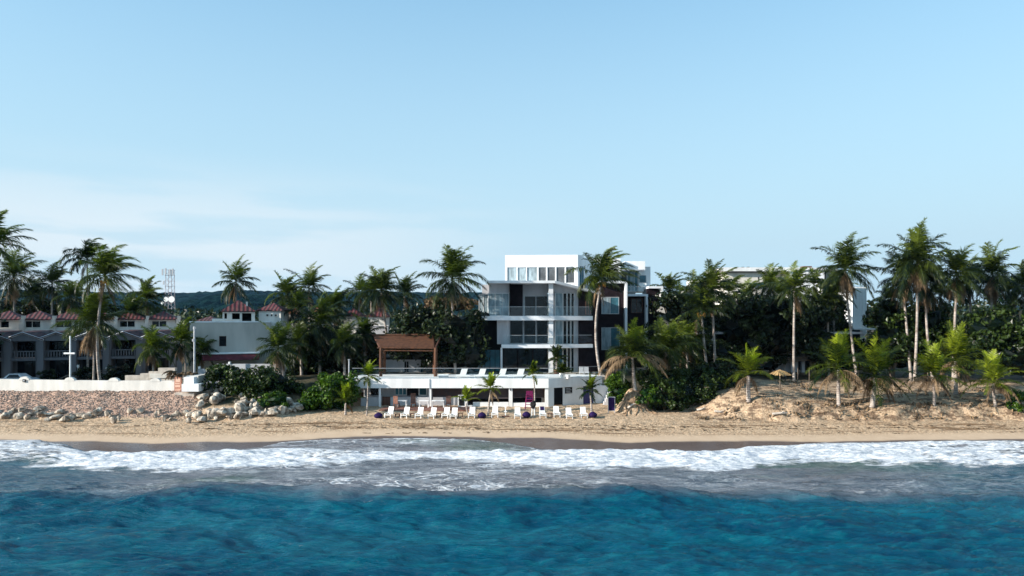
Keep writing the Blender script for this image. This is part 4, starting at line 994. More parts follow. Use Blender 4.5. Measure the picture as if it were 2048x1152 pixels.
window(bar, xr(735), xr(757), zr(794), zr(777), YBAR + 1.95, 2, M['glass'], M['brown'], fw=.06)
window(bar, xr(784), xr(808), zr(794), zr(777), YBAR + 1.95, 3, M['glass_blue'], M['white'], fw=.06)
window(bar, xr(809), xr(832), zr(795), zr(777), YBAR + 1.95, 1, M['dark'], M['brown'], fw=.06, name="doorway")
window(bar, xr(833), xr(850), zr(795), zr(777), YBAR + 1.95, 1, M['glass_blue'], M['white'], fw=.09)
boxes("wall_lamp", M['black'], bar, (xr(853.5), xr(856.3), YBAR + 1.7, YBAR + 1.99, zr(780), zr(777)), (xr(1020), xr(1022), YBAR - .08, YBAR - .002, zr(781), zr(777)))
# right, turned away face in shade
boxes("side_wall", M['white'], bar, (.02, LB * .10, .02, .3, zf - .3, zo - .003), (LB * .26, LB * .64, .02, .3, zf - .3, zo - .003), (LB * .84, LB * 1.0, .02, .3, zf - .3, zo - .003), (LB * .10, LB * .26, .02, .3, zr(776), zo - .003), (.02, LB, 1.6, 1.9, zf, zo - .005), xf=BRX)
window(bar, LB * .10, LB * .26, zf + .35, zr(777), .12, 1, M['dark'], M['brown'], fw=.06, xf=BRX, name="doorway")
boxes("blue_door", M['bluepaint'], bar, (LB * .64 + .003, LB * .84 - .003, .12, .2, zf - .2, zr(777)), (LB * .64 + .003, LB * .84 - .003, .05, .3, zr(776.8), zo - .004), xf=BRX)
sb = boxes("menu_board", M['black'], bar, (LB * .30, LB * .43, -.03, .015, zr(789), zr(776.5)), xf=BRX)
c_ = MB(); c_.xf = BRX
for k in range(4): c_.box(LB * .315, LB * (.415 - .02 * (k % 2)), -.038, -.031, zr(788 - 2.8 * k) , zr(787 - 2.8 * k))
c_ = c_.build("board_lines", M['metal'], None); c_.data.transform(bar.matrix_basis.inverted()); c_.parent = sb
rail(bar, [(xr(702) + .1, YBAR + .1), (xr(1097), YBAR + .1), tuple((BRX @ Vector((LB - .2, .25, 0)))[:2])], zt_ + .002, 1.15, post=2.2)
# stair wall with steps right of the bar
st = empty("stairs", (xr(1206), 78.6, 1.6), "white stepped stair wall going up at the right end of the bar", "stairs")
sx0 = xr(1193)
mb = MB()
for k in range(8): mb.box(sx0 + .9 - .0 + .17 * k, sx0 + .9 + .17 * (k + 1), 79.9, 81.3, 1.3, 1.75 + .36 * k)
mb.build("steps", M['offwhite'], st)
part("wall", M['white'], st, lambda m: m.wall_poly([(sx0 + .2, 1.3), (sx0 + 1.5, 1.3), (sx0 + 2.2, 2.4), (sx0 + 2.2, 3.9), (sx0 + .2, 3.9)], 81.32, 81.6))

# ---- pool house behind the pergola
YH = 89.0; xh = lambda px: U(px, YH); zh = lambda py: V(py, YH)
ph = empty("pool_house", (xh(830), YH + 2, 4.9), "low blue shaded pool house with dark doors behind the brown pergola", "pool house")
boxes("wall", M['offwhite'], ph, (xh(768), xh(884), YH, YH + 4, 4.85, zh(719)))  # shadow on this wall is put into its greyer render colour
boxes("roof", M['dark'], ph, (xh(766), xh(890), YH - .25, YH + 4.2, zh(719) + .002, zh(716)))
for a, b_ in ((809, 812.5), (813.5, 817)): boxes("doorway", M['dark'], ph, (xh(a), xh(b_), YH - .03, YH - .003, 4.9, zh(723)))
window(ph, xh(842), xh(864), 4.9, zh(722), YH - .02, 2, M['glass_blue'], M['dark'], fw=.1)
boxes("step", M['dark'], ph, (xh(772), xh(868), YH - 1.4, YH - .01, 4.85, zh(746)))

# ---- pergola
pg = empty("pergola", (U(812, 82.5), 82.5, 4.9), "brown timber pergola with a tilted slatted roof on the terrace", "pergola")
B0, B1 = Vector((U(747, 85), 85.2, V(671.5, 85.2))), Vector((U(866, 85), 85.2, V(671.0, 85.2)))
A0, A1 = Vector((U(759, 81), 81.2, V(693.5, 81.2))), Vector((U(868, 81), 81.2, V(695, 81.2)))
mb = MB(); NS = 26
for k in range(NS):
    t0, t1 = k / NS + .003, (k + .80) / NS
    a, b_, c_, d_ = A0.lerp(B0, t0), A1.lerp(B1, t0), A1.lerp(B1, t1), A0.lerp(B0, t1)
    mb.hexa([a, b_, c_, d_] + [q + Vector((0, 0, .05)) for q in (a, b_, c_, d_)])
mb.build("slatted_roof", M['wood'], pg)
mb = MB()
for t in (0, .33, .66, 1):
    a, b_ = A0.lerp(A1, t), B0.lerp(B1, t); mb.tube([a - Vector((0, .1, .10)), b_ + Vector((0, .1, -.10))], .08, 6)
mb.build("rafters", M['wood_dark'], pg)
part("ridge_beam", M['wood'], pg, lambda m: m.tube([B0 - Vector((.2, 0, -.1)), B1 + Vector((.3, 0, .12))], .12, 6))
part("front_beam", M['wood'], pg, lambda m: m.tube([A0 - Vector((.3, 0, .12)), A1 + Vector((.3, 0, -.1))], .11, 6))
part("tie_beam", M['wood'], pg, lambda m: m.tube([(U(764, 81.2), 81.2, V(701, 81.2)), (U(872, 81.2), 81.2, V(702, 81.2))], .08, 6))
def fas(m):
    a, b_ = A1 + Vector((.15, 0, -.05)), B1 + Vector((.9, 0, -.35)); m.hexa([a, b_, b_ + Vector((.08, 0, 0)), a + Vector((.08, 0, 0))] + [q + Vector((0, 0, .28)) for q in (a, b_, b_ + Vector((.08, 0, 0)), a + Vector((.08, 0, 0)))])
part("side_board", M['wood_dark'], pg, fas)
for px_, Yp, pt, r in ((761.5, 81.2, 694, .21), (769, 85.0, 672, .18), (871, 81.2, 695, .22), (868, 85.0, 672, .17)):
    part("post", M['wood'], pg, lambda m: m.tube([(U(px_, Yp), Yp, 4.85), (U(px_ + .6, Yp), Yp, V(pt, Yp) - .05)], [r, r * .92], 8))

# ---- row houses on the left
RH = "row houses with balconies on the left"
YR = 91.0
def row_house(i, pc, label):
    s = YR / F; xc = U(pc, YR); z = lambda py: V(py, YR)
    g0 = z(757)
    r = empty("row_house", (xc, YR, g0), label, "row house", RH)
    hw = 33.3 * s; y0 = YR
    boxes("pillar", M['render_shaded'], r, (xc - hw + .02, xc - hw + .85, y0, y0 + 1.2, g0 - .5, z(681)), (xc + hw - .75, xc + hw - .02, y0, y0 + 1.2, g0 - .5, z(681)))
    boxes("wall", M['render_shaded'], r, (xc - hw + .02, xc + hw - .02, y0 + 2.4, y0 + 9, g0 - .5, z(664)))
    part("gable", M['render_shaded'], r, lambda m: m.wall_poly([(xc - hw + .02, z(682)), (xc + hw - .02, z(682)), (xc + hw - .02, z(680)), (xc, z(667)), (xc - hw + .02, z(680))], y0 + .05, y0 + .35))
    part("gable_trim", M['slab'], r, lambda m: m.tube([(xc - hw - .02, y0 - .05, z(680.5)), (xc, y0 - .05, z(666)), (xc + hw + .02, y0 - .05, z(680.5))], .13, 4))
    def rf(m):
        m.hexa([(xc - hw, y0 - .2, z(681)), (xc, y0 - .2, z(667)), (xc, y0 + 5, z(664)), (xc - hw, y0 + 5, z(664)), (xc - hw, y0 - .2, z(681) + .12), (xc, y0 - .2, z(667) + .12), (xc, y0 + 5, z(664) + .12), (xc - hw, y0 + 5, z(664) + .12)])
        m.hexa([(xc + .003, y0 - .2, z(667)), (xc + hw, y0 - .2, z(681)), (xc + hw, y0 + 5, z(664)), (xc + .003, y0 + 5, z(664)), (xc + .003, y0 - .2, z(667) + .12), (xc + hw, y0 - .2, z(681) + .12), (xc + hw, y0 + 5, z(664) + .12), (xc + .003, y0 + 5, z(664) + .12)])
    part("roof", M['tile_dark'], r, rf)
    boxes("balcony", M['render_shaded'], r, (xc - hw + .86, xc + hw - .76, y0 - .1, y0 + 2.39, z(720), z(715)))
    mb = MB(); n_ = 9
    for k in range(n_):
        xx_ = xc - hw + 1.05 + (2 * hw - 1.95) * k / (n_ - 1); mb.tube([(xx_, y0 + .1, z(715)), (xx_, y0 + .1, z(708.5)), (xx_, y0 + .1, z(703))], [.05, .085, .05], 6)
    mb.box(xc - hw + .87, xc + hw - .77, y0, y0 + .2, z(703), z(701)); mb.build("balustrade", M['render_shaded'], r)
    window(r, xc - hw + 1.0, xc + hw - .9, z(714.5), z(684), y0 + 2.3, 3, M['glass'], M['brown'], fw=.08, name="balcony_door")
    window(r, xc - hw + 1.0, xc + hw - .9, g0 - .3, z(722), y0 + 2.3, 3, M['glass'], M['brown'], fw=.08, name="garage_door")
    # roof room behind
    yt = y0 + 5.2; st_ = yt / F; xt = lambda q: xc + q * st_; zt2 = lambda py: V(py, yt)
    boxes("roof_room", M['white_old'], r, (xt(-27), xt(25), yt, yt + 4.5, zt2(666), zt2(640)))
    boxes("ledge", M['white_old'], r, (xt(-33), xt(33), yt - .6, yt - .01, zt2(664), zt2(658.5)))
    part("roof", M['tile'], r, lambda m: m.pyramid(xt(-31), xt(30), yt - .5, yt + 5, zt2(639.5), zt2(623)))
    window(r, xt(-18), xt(9), zt2(656), zt2(643), yt - .03, 2, M['glass'], M['white_old'], fw=.06)
    ch = MB(); ch.box(xt(27), xt(33), yt - .62, yt + .3, zt2(660), zt2(640)); ch.box(xt(28.5), xt(33.4), yt - .5, yt + .3, zt2(639.9), zt2(633)); ch.box(xt(26), xt(31), yt - .75, yt - .63, zt2(660), zt2(648))
    ch.build("chimney", M['cream'], r)
    Yn = 87.5 + 1.6 * i; r.location = (U(pc, Yn), Yn, g0 + .1); r.rotation_euler = (0, 0, math.radians(20)); r.scale = (1.03, 1, 1)
    return r
row_house(0, 45, "row house with the silver car parked before it, leftmost whole house")
row_house(1, 112, "row house just left of the white lamp pole, second whole house from left")
row_house(2, 179, "row house mostly hidden by the low ragged palm, right of the white lamp pole")
row_house(3, 246, "rightmost row house in front of the stepped stone wall")
row_house(-1, -22, "row house cut by the left edge of the photo")
row_house(4, 313, "row house hidden behind two small palms, just left of the white end wall")

# ---- white house with the lookout tower
YW = 89.0; xw = lambda px: U(px, YW); zw = lambda py: V(py, YW)
wh = empty("lookout_house", (xw(470), YW + 3, 4.4), "plain white end wall house with a red roofed lookout tower and maroon awning", "house")
mb = MB(); zt1 = zw(645)
mb.box(xw(391), xw(441), YW, YW + 8, 3.5, zt1); mb.box(xw(453.5), xw(533), YW, YW + 8, 3.5, zt1)
mb.box(xw(441), xw(453.5), YW, YW + 8, zw(672), zt1); mb.box(xw(441), xw(453.5), YW, YW + 8, 3.5, zw(692.5))
mb.box(xw(533), xw(566), YW + .4, YW + 7, 3.5, zw(699)); mb.build("wall", M['warmwall'], wh)
boxes("parapet", M['white'], wh, (xw(390), xw(534), YW - .06, YW + .3, zt1 + .002, zt1 + .18))
window(wh, xw(441), xw(453.5), zw(692.5), zw(672), YW + .15, 1, M['dark'], M['wood_dark'], fw=.05)
aw = boxes("awning_edge", M['whitepaint'], wh, (xw(414), xw(513.5), YW - 2.4, YW - .01, zw(706.2), zw(704)))
part("awning", M['awning'], wh, lambda m: m.hexa([(xw(416), YW - 2.9, zw(718)), (xw(511), YW - 2.9, zw(718)), (xw(513), YW - .02, zw(706.4)), (xw(414), YW - .02, zw(706.4)), (xw(416), YW - 2.9, zw(717)), (xw(511), YW - 2.9, zw(717)), (xw(513), YW - 2.3, zw(706.3)), (xw(414), YW - 2.3, zw(706.3))]))
YT = 90.5; xt_ = lambda px: U(px, YT); zT = lambda py: V(py, YT)
mb = MB()
for a, b_ in ((455.5, 458.5), (463, 472), (485.5, 489.5), (506, 512)): mb.box(xt_(a), xt_(b_), YT, YT + .35, zT(646), zT(623))
mb.box(xt_(455.5), xt_(485.5), YT + .002, YT + .33, zT(646), zT(638.5)); mb.box(xt_(455.5), xt_(512), YT + .002, YT + .33, zT(626.5), zT(622.8))
mb.box(xt_(455.5), xt_(457.5), YT + .35, YT + 3.4, zT(646), zT(622.9)); mb.box(xt_(510), xt_(512), YT + .35, YT + 3.4, zT(646), zT(622.9)); mb.build("tower_wall", M['white_old'], wh)
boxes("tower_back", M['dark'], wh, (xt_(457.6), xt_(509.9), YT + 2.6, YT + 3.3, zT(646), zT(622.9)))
part("tower_roof", M['tile'], wh, lambda m: m.pyramid(xt_(452), xt_(513.5), YT - .35, YT + 3.8, zT(622), zT(599.5)))
boxes("roof_vent", M['cream'], wh, (xt_(496), xt_(499.5), YT + .6, YT + .9, zT(612), zT(603)))
boxes("parapet", M['white_old'], wh, (xw(428), xw(455), YW + .6, YW + .9, zt1 + .19, zt1 + .5))

wh.rotation_euler = (0, 0, math.radians(20)); wh.scale = (1.06, 1, 1); wh.location.x -= 1.0
HB = "white houses with red pyramid roofs behind the trees"
def roof_house(label, pa, pb, ptop, peave, pbase, Yq, mat, wins=(), wall=None):
    xq = lambda px: U(px, Yq); zq = lambda py: V(py, Yq); w = xq(pb) - xq(pa)
    r = empty("roof_tower", ((xq(pa) + xq(pb)) / 2, Yq + w / 2, gz((xq(pa) + xq(pb)) / 2, Yq)), label, "house", HB)
    boxes("wall", wall or M['white_old'], r, (xq(pa) + .3, xq(pb) - .3, Yq, Yq + w * .9, 4.2, zq(peave)))
    part("roof", mat, r, lambda m: m.pyramid(xq(pa), xq(pb), Yq - .3, Yq + w, zq(peave) + .13, zq(ptop)))
    for a, b_, t, bb in wins: window(r, xq(a), xq(b_), zq(bb), zq(t), Yq - .03, 1, M['glass'], M['white_old'], fw=.05)
    return r
roof_house("white house with a pale pink lit roof right behind the lookout tower", 513, 566, 605, 622, 645, 93, M['tile'], [(532, 538, 628, 633), (541, 546, 628, 633), (549, 555, 628, 633)])
roof_house("house with an orange tiled roof half hidden behind the dense palm", 574, 600, 616, 628, 645, 99, M['tile_orange'])
roof_house("house with a pale orange roof peak left of the gap over the hills", 614, 662, 609, 626, 650, 99, M['tile_orange'])
roof_house("house with a red roof under the yellow drooping palm", 683, 724, 616, 633, 660, 97, M['tile'], [(694, 705, 636, 639)])
roof_house("house with the bright red ribbed roof nearest the pergola", 732, 776, 614, 634, 668, 95, M['tile'], [(744, 755, 637, 640), (760, 770, 637, 640)])
roof_house("low house with a dark red hip roof left of the lookout tower", 392, 434, 632, 643, 655, 97, M['tile_dark'])
gw = empty("garden_wall", (U(745, 93), 93, 4.8), "pale grey upper wall below the two bright red roofs", "wall")
boxes("wall", M['offwhite'], gw, (U(724, 93), U(776, 93), 93, 93.4, 4.5, V(652, 93))); boxes("coping", M['white'], gw, (U(723, 93), U(777, 93), 92.9, 93.5, V(652, 93) + .002, V(650.5, 93)))

# ---- far apartment block
YA = 118.0; xa = lambda px: U(px, YA); za_ = lambda py: V(py, YA)
ap = empty("apartment_block", (xa(1570), YA + 5, 4.9), "white apartment block with flat roofs showing behind palms on the right", "apartment block")
boxes("wall", M['cream'], ap, (xa(1452), xa(1526), YA, YA + 9, 4.5, za_(545)), (xa(1526), xa(1566), YA + 1.2, YA + 9, 4.5, za_(541)))
boxes("wall", M['white'], ap, (xa(1577), xa(1646), YA - .5, YA + 9, 4.5, za_(541)), (xa(1400), xa(1452), YA + 5, YA + 9, 4.5, za_(556)))
boxes("roof_band", M['white'], ap, (xa(1440), xa(1577), YA - .9, YA + 9.2, za_(543), za_(535.5)), (xa(1576), xa(1648), YA - .8, YA + 9.2, za_(540.5), za_(536)))
for a in (1480, 1492, 1503): boxes("roof_tank", M['dark'], ap, (xa(a), xa(a + 4.5), YA + 2, YA + 2.6, za_(535.3), za_(532)))
boxes("roof_tank", M['wood_dark'], ap, (xa(1617), xa(1634), YA + 2, YA + 3.5, za_(535.8), za_(530.5)))
boxes("blue_band", M['glass_blue'], ap, (xa(1497), xa(1526), YA - .6, YA - .003, za_(571), za_(566)))
boxes("doorway", M['dark'], ap, (xa(1516), xa(1518), YA - .04, YA - .003, za_(563), za_(554)))
def rnd(m):
    c = (xa(1664), YA + 3.2); r_ = 3.4
    pts = [(c[0] + r_ * math.cos(t), c[1] + r_ * math.sin(t)) for t in np.linspace(math.pi, 2 * math.pi, 13)]
    m.prism(pts + [(c[0] + r_, YA + 6), (c[0] - r_, YA + 6)], za_(541.5), za_(538))
    m.prism(pts + [(c[0] + r_, YA + 6), (c[0] - r_, YA + 6)], za_(562), za_(558))
part("round_roof", M['cream'], ap, rnd)
mb = MB()
for t in np.linspace(math.pi * 1.04, 1.96 * math.pi, 9):
    q = (xa(1664) + 3.2 * math.cos(t), YA + 3.2 + 3.2 * math.sin(t)); mb.box(q[0] - .09, q[0] + .09, q[1] - .09, q[1] + .09, za_(558) + .002, za_(541.5) - .002)
mb.build("balcony_posts", M['brown'], ap)
boxes("round_wall", M['white'], ap, (xa(1652), xa(1690), YA + 4.2, YA + 9, 4.5, za_(541.8)), (xa(1646), xa(1690), YA + 1.6, YA + 4.1, 4.5, za_(563)))
lt = empty("louvred_tower", (U(1712, 104), 106, 4.9), "white tower with vertical louvres behind the leaning tall palm", "building")
boxes("wall", M['white'], lt, (U(1681, 104), U(1724, 104), 104, 110, 4.5, V(573, 104)))
boxes("louvres", M['whitepaint'], lt, *[(U(1684 + 4.2 * k, 104), U(1686 + 4.2 * k, 104), 103.7, 103.99, V(668, 104), V(575, 104)) for k in range(10)])
boxes("canopy", M['whitepaint'], lt, (U(1655, 104), U(1712, 104), 101.5, 103.6, V(659, 104), V(656, 104)))
lt.rotation_euler = (0, 0, math.radians(24))
# shaded low building under the trees
lb = empty("garden_pavilion", (U(1500, 93), 95, 4.9), "dark shaded pavilion with pale blue columns under the trees on the right", "pavilion")
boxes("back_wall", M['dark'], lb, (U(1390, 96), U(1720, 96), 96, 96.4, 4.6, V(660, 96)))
for a in (1421, 1552, 1582, 1604): boxes("column", M['offwhite'], lb, (U(a, 92), U(a + 6, 92), 92, 92.4, 4.6, V(668, 92)))
boxes("roof", M['offwhite'], lb, (U(1388, 92), U(1722, 92), 91.6, 96.6, V(668, 92) + .002, V(664, 92)))
boxes("low_wall", M['offwhite'], lb, (U(1560, 92), U(1600, 92), 92.6, 92.8, 4.6, V(708, 92)))
window(lb, U(1500, 95), U(1530, 95), 4.8, V(690, 95), 95.5, 2, M['glass_blue'], M['white'])

# ---- white boundary wall and its end block
YL = 76.4; zl = lambda py: V(py, YL)
bw = empty("boundary_wall", (U(170, YL), YL, 3.9), "long white rendered boundary wall on top of the rubble bank", "wall")
mb = MB()
ptsw = [(-420, 756, 772), (0, 758.5, 774), (130, 760.5, 778), (230, 761.5, 780.5), (350, 761.5, 783)]
for (a, t0, b0), (b_, t1, b1) in zip(ptsw, ptsw[1:]):
    x0_, x1_ = U(a, YL), U(b_, YL)
    mb.hexa([(x0_, YL, zl(b0) - .6), (x1_ - .001, YL, zl(b1) - .6), (x1_ - .001, YL + .35, zl(b1) - .6), (x0_, YL + .35, zl(b0) - .6), (x0_, YL, zl(t0)), (x1_ - .001, YL, zl(t1)), (x1_ - .001, YL + .35, zl(t1)), (x0_, YL + .35, zl(t0))])
mb.build("wall", M['white_old'], bw)
for px_, py_ in ((48, 757), (139, 758.5), (227, 759.5), (310, 760)):
    part("pier_cap", M['white_old'], bw, lambda m: m.wall_poly([(U(px_, YL) + .58 * math.cos(t), zl(py_) - .18 + .40 * math.sin(t)) for t in np.linspace(0, math.pi, 9)], YL - .03, YL + .38))
ep = empty("wall_end_block", (U(378, 76), 76.6, 3.9), "white stepped block ending the boundary wall, with a projecting box", "wall")
boxes("block", M['cream'], ep, (U(362.5, 76), U(394, 76), 76.3, 78.4, 2.6, V(752, 76)))
boxes("projecting_box", M['white'], ep, (U(364, 75), U(398, 75), 74.9, 76.2, V(783, 75), V(768, 75)), (U(364, 75), U(384, 75), 75.4, 76.2, V(767.8, 75), V(755, 75)))
boxes("footing", M['terracotta'], ep, (U(348, 75), U(386, 75), 75.2, 76.1, 2.2, V(786, 75)))
gb = empty("garden_wall", (U(440, 84), 84, 4.2), "bluish low garden wall stepping up behind the dark sprawling bush", "wall")
boxes("wall", M['offwhite'], gb, (U(396, 82), U(433, 82), 82, 82.3, 3.4, V(738, 82)), (U(433.2, 82), U(560, 82), 82, 82.3, 3.4, V(728, 82)))
boxes("wall_lamp", M['whitepaint'], gb, (U(457, 82), U(460.5, 82), 81.9, 82.2, V(727.8, 82), V(723.5, 82)), (U(397, 82), U(400, 82), 81.9, 82.2, V(737.8, 82), V(733, 82)))
sw = empty("stepped_stone_wall", (U(300, 79), 79, 3.9), "grey beige stone wall stepping up behind the boundary wall's right end", "wall")
boxes("wall", M['terracotta'], sw, (U(250, 79), U(280, 79), 79, 79.5, 3.6, V(751, 79)), (U(280.2, 79), U(297, 79), 79, 79.5, 3.6, V(747, 79)), (U(297.2, 79), U(316, 79), 79, 79.5, 3.6, V(743, 79)), (U(316.2, 79), U(350, 79), 79, 79.5, 3.6, V(736, 79)))
boxes("panel", M['cream'], sw, (U(300, 79), U(346, 79), 78.9, 78.99, V(756, 79), V(747, 79)))
# ------------------------------------------------------------------ beach furniture
YC = 72.0
def beach_chair_proto():
    r = empty("beach_chair", (0, 0, 0), "x", "beach chair", "white beach chairs in a row on the sand")
    w = .36
    boxes("seat", M['plastic'], r, *[(-w + .03, w - .03, -.62 + .125 * k, -.62 + .125 * k + .105, .30 + .012 * (4 - k), .335 + .012 * (4 - k)) for k in range(6)])
    mb = MB(); mb.xf = Matrix.Translation((0, .20, .40)) @ Matrix.Rotation(math.radians(24), 4, 'X').inverted()
    for k in range(6): mb.box(-w + .03 + .111 * k, -w + .03 + .111 * k + .10, -.02, .02, 0, .92)
    mb.box(-w + .03, w - .03, .021, .05, .2, .27); mb.box(-w + .03, w - .03, .021, .05, .7, .77)
    mb.build("backrest", M['plastic'], r, local=True)
    for s in (-1, 1):
        boxes("armrest", M['plastic'], r, (s * w - .05, s * w + .05, -.55, .28, .52, .56))
        boxes("leg", M['plastic'], r, (s * w - .035, s * w + .035, -.56, -.48, 0, .518))
        part("leg", M['plastic'], r, lambda m: m.hexa([(s * w - .03, .42, 0), (s * w + .03, .42, 0), (s * w + .03, .50, 0), (s * w - .03, .50, 0), (s * w - .03, .12, .518), (s * w + .03, .12, .518), (s * w + .03, .22, .518), (s * w - .03, .22, .518)]))
    return r
proto = beach_chair_proto()
CH = [(779, 15, "leftmost white beach chair, next to the purple bean bag at the row's left end"),
      (811, 15, "second white beach chair from the left"),
      (839, 12, "third white beach chair from the left, in front of the left bar opening"),
      (865, 14, "fourth white beach chair from the left, before the thin bar pillar"),
      (892, 10, "left one of the two white beach chairs standing close together"),
      (908, 8, "right one of the two white beach chairs standing close together"),
      (944, 4, "white beach chair between the sparse one frond palm and a bean bag"),
      (990, 2, "white beach chair just right of the pale straight trunked small palm"),
      (1035, 0, "white beach chair just left of the bean bag by the slim trunk"),
      (1085, -4, "white beach chair with a dark towel over its backrest"),
      (1113, -3, "third white beach chair from the right end"),
      (1138, -3, "second white beach chair from the right end"),
      (1167, -4, "rightmost white beach chair, next to a purple bean bag")]
def kids(o): return [q for q in bpy.data.objects if q.parent == o]
def dup(o, parent=None):
    c = o.copy(); COL.objects.link(c)
    if parent is not None: c.parent = parent
    for ch in kids(o): dup(ch, c)
    return c
for i, (px_, a, lab) in enumerate(CH):
    o = proto if i == 0 else dup(proto)
    Yc = YC + .15 * math.sin(i * 2.1); X_ = U(px_, Yc)
    o.location = (X_, Yc, gz(X_, Yc) - .02); o.rotation_euler = (0, 0, -math.radians(a)); o.scale = (.88, .88, .86)
    o["label"] = lab
tw = MB()
Xt, Yt_ = U(1085, YC), YC + .15 * math.sin(18.9)
tw.xf = Matrix.Translation((Xt, Yt_, gz(Xt, Yt_) - .02)) @ Matrix.Rotation(math.radians(4), 4, 'Z') @ Matrix.Diagonal((.88, .88, .86, 1)) @ Matrix.Translation((0, .20, .40)) @ Matrix.Rotation(math.radians(-24), 4, 'X')
tw.box(-.24, .24, -.05, -.022, .48, .95); tw.box(-.24, .24, -.05, .075, .951, .975); tw.box(-.24, .24, .052, .075, .6, .95)
tag(tw.build("towel", M['purple']), "dark towel hanging over the top of a white beach chair", "towel")

def bean_bag(px_, lab, Yb=71.9, s=1.0):
    rng = random.Random(px_); X_ = U(px_, Yb); zb = gz(X_, Yb)
    r = empty("bean_bag", (X_, Yb, zb), lab, "bean bag", "purple bean bags on the beach")
    mb = MB(); c = Vector((X_, Yb, zb + .24 * s)); nu, nv = 14, 9
    for i in range(nv + 1):
        th = math.pi * i / nv
        for j in range(nu):
            ph = 2 * math.pi * j / nu; rr = math.sin(th) ** .8 * (1 + .05 * math.sin(5 * ph + i))
            zq = math.cos(th); zq = zq * .28 if zq < 0 else zq * (.26 + .12 * (math.sin(ph) > 0) * math.sin(ph))
            mb.p(c + Vector((.46 * rr * math.cos(ph), .44 * rr * math.sin(ph), zq - (.03 if zq > .25 and math.sin(ph) < 0 else 0))) * 1.0 if s == 1 else c + Vector((.46 * rr * math.cos(ph), .44 * rr * math.sin(ph), zq)) * 1)
    for i in range(nv):
        for j in range(nu): mb.f.append([i * nu + j, (i + 1) * nu + j, (i + 1) * nu + (j + 1) % nu, i * nu + (j + 1) % nu])
    mb.build("cushion", M['purple'], r, smooth=True)
    part("seam", M['black'], r, lambda m: m.tube([c + Vector((.47 * math.cos(t), .45 * math.sin(t), -.02)) for t in np.linspace(0, 2 * math.pi, 15)], .014, 5))
bean_bag(757, "purple bean bag at the left end of the chair row")
bean_bag(964, "purple bean bag by the pale straight trunked small palm")
bean_bag(1053, "purple bean bag left of the palm before the lifeguard chair")
bean_bag(1186, "purple bean bag at the right end of the chair row")

def side_table(px_, lab, Yb=72.3):
    X_ = U(px_, Yb); zb = gz(X_, Yb)
    r = empty("side_table", (X_, Yb, zb), lab, "side table", "low wooden tables between the beach chairs")
    boxes("table_top", M['wood_dark'], r, *[(X_ - .26 + .135 * k, X_ - .26 + .135 * k + .12, Yb - .25, Yb + .25, zb + .34, zb + .38) for k in range(4)])
    for a in (-.2, .2):
        for b_ in (-.2, .2): boxes("leg", M['wood_dark'], r, (X_ + a - .03, X_ + a + .03, Yb + b_ - .03, Yb + b_ + .03, zb - .03, zb + .338))
side_table(795, "low wooden table right of the leftmost beach chair")
side_table(825, "low wooden table between the second and third beach chairs from the left")
side_table(877, "low wooden table left of the two chairs standing close together")
side_table(921, "low wooden table right of the two chairs standing close together")
side_table(1100, "low wooden table right of the chair with the towel")
def stand(px_, Yb, lab):
    X_ = U(px_, Yb); zb = gz(X_, Yb)
    r = empty("white_stand", (X_, Yb, zb), lab, "stand")
    boxes("post", M['plastic'], r, (X_ - .05, X_ + .05, Yb - .05, Yb + .05, zb - .05, zb + .9))
    boxes("tray", M['plastic'], r, (X_ - .16, X_ + .16, Yb - .16, Yb + .16, zb + .5, zb + .56), (X_ - .09, X_ + .09, Yb - .07, Yb + .07, zb + .902, zb + 1.15))
    boxes("foot", M['wood_dark'], r, (X_ - .4, X_ + .4, Yb - .12, Yb + .12, zb - .02, zb + .1))
stand(1011, 72.2, "slim white stand between two beach chairs")
# trunk guard objects at the palm before the lifeguard chair
X_, Yb = U(1066, 73.0), 72.75
r = empty("bin_stand", (X_, Yb, gz(X_, Yb)), "dark and white litter stand against the slim palm trunk", "litter bin")
zb = gz(X_, Yb)
part("white_panel", M['plastic'], r, lambda m: m.wall_poly([(X_ - .22, zb - .03), (X_ - .10, zb - .03), (X_ - .06, zb + .75), (X_ + .06, zb + .75), (X_ + .10, zb - .03), (X_ + .22, zb - .03), (X_ + .17, zb + .88), (X_ - .17, zb + .88)], Yb - .2, Yb - .1))
part("dark_bag", M['black'], r, lambda m: m.blob((X_, Yb - .12, zb + 1.2), (.30, .22, .42), random.Random(3), .25, 9, 7))

# ---- bar terrace things
def sun_lounger(px_, Yb, lab, face=1):
    X_ = U(px_, Yb); zb = 4.98
    r = empty("sun_lounger", (X_, Yb, zb), lab, "sun lounger", "white sun loungers on the terrace")
    boxes("base", M['plastic'], r, (X_ - .85, X_ + .85, Yb - .32, Yb + .32, zb + .22, zb + .32))
    part("backrest", M['plastic'], r, lambda m: m.hexa([(X_ - .35 * face, Yb - .32, zb + .33), (X_ + .35, Yb - .32, zb + .33), (X_ + .35, Yb + .32, zb + .33), (X_ - .35 * face, Yb + .32, zb + .33), (X_ - .15, Yb - .30, zb + 1.0), (X_ + .55, Yb - .30, zb + 1.0), (X_ + .55, Yb + .30, zb + 1.0), (X_ - .15, Yb + .30, zb + 1.0)]))
    for a in (-.75, .75):
        for b_ in (-.26, .26): boxes("leg", M['plastic'], r, (X_ + a - .04, X_ + a + .04, Yb + b_ - .04, Yb + b_ + .04, zb - .08, zb + .218))
for px_, lab in ((926, "leftmost white sun lounger on the bar terrace"), (963, "second white sun lounger from the left on the terrace"), (1004, "third white sun lounger from the left on the terrace"), (1040, "rightmost white sun lounger on the terrace, left of the small palm's top")):
    sun_lounger(px_, 79.9, lab)
X_ = U(887, 79.7)
r = empty("bench", (X_, 79.7, 4.95), "low white cushioned bench right of the pergola", "bench")
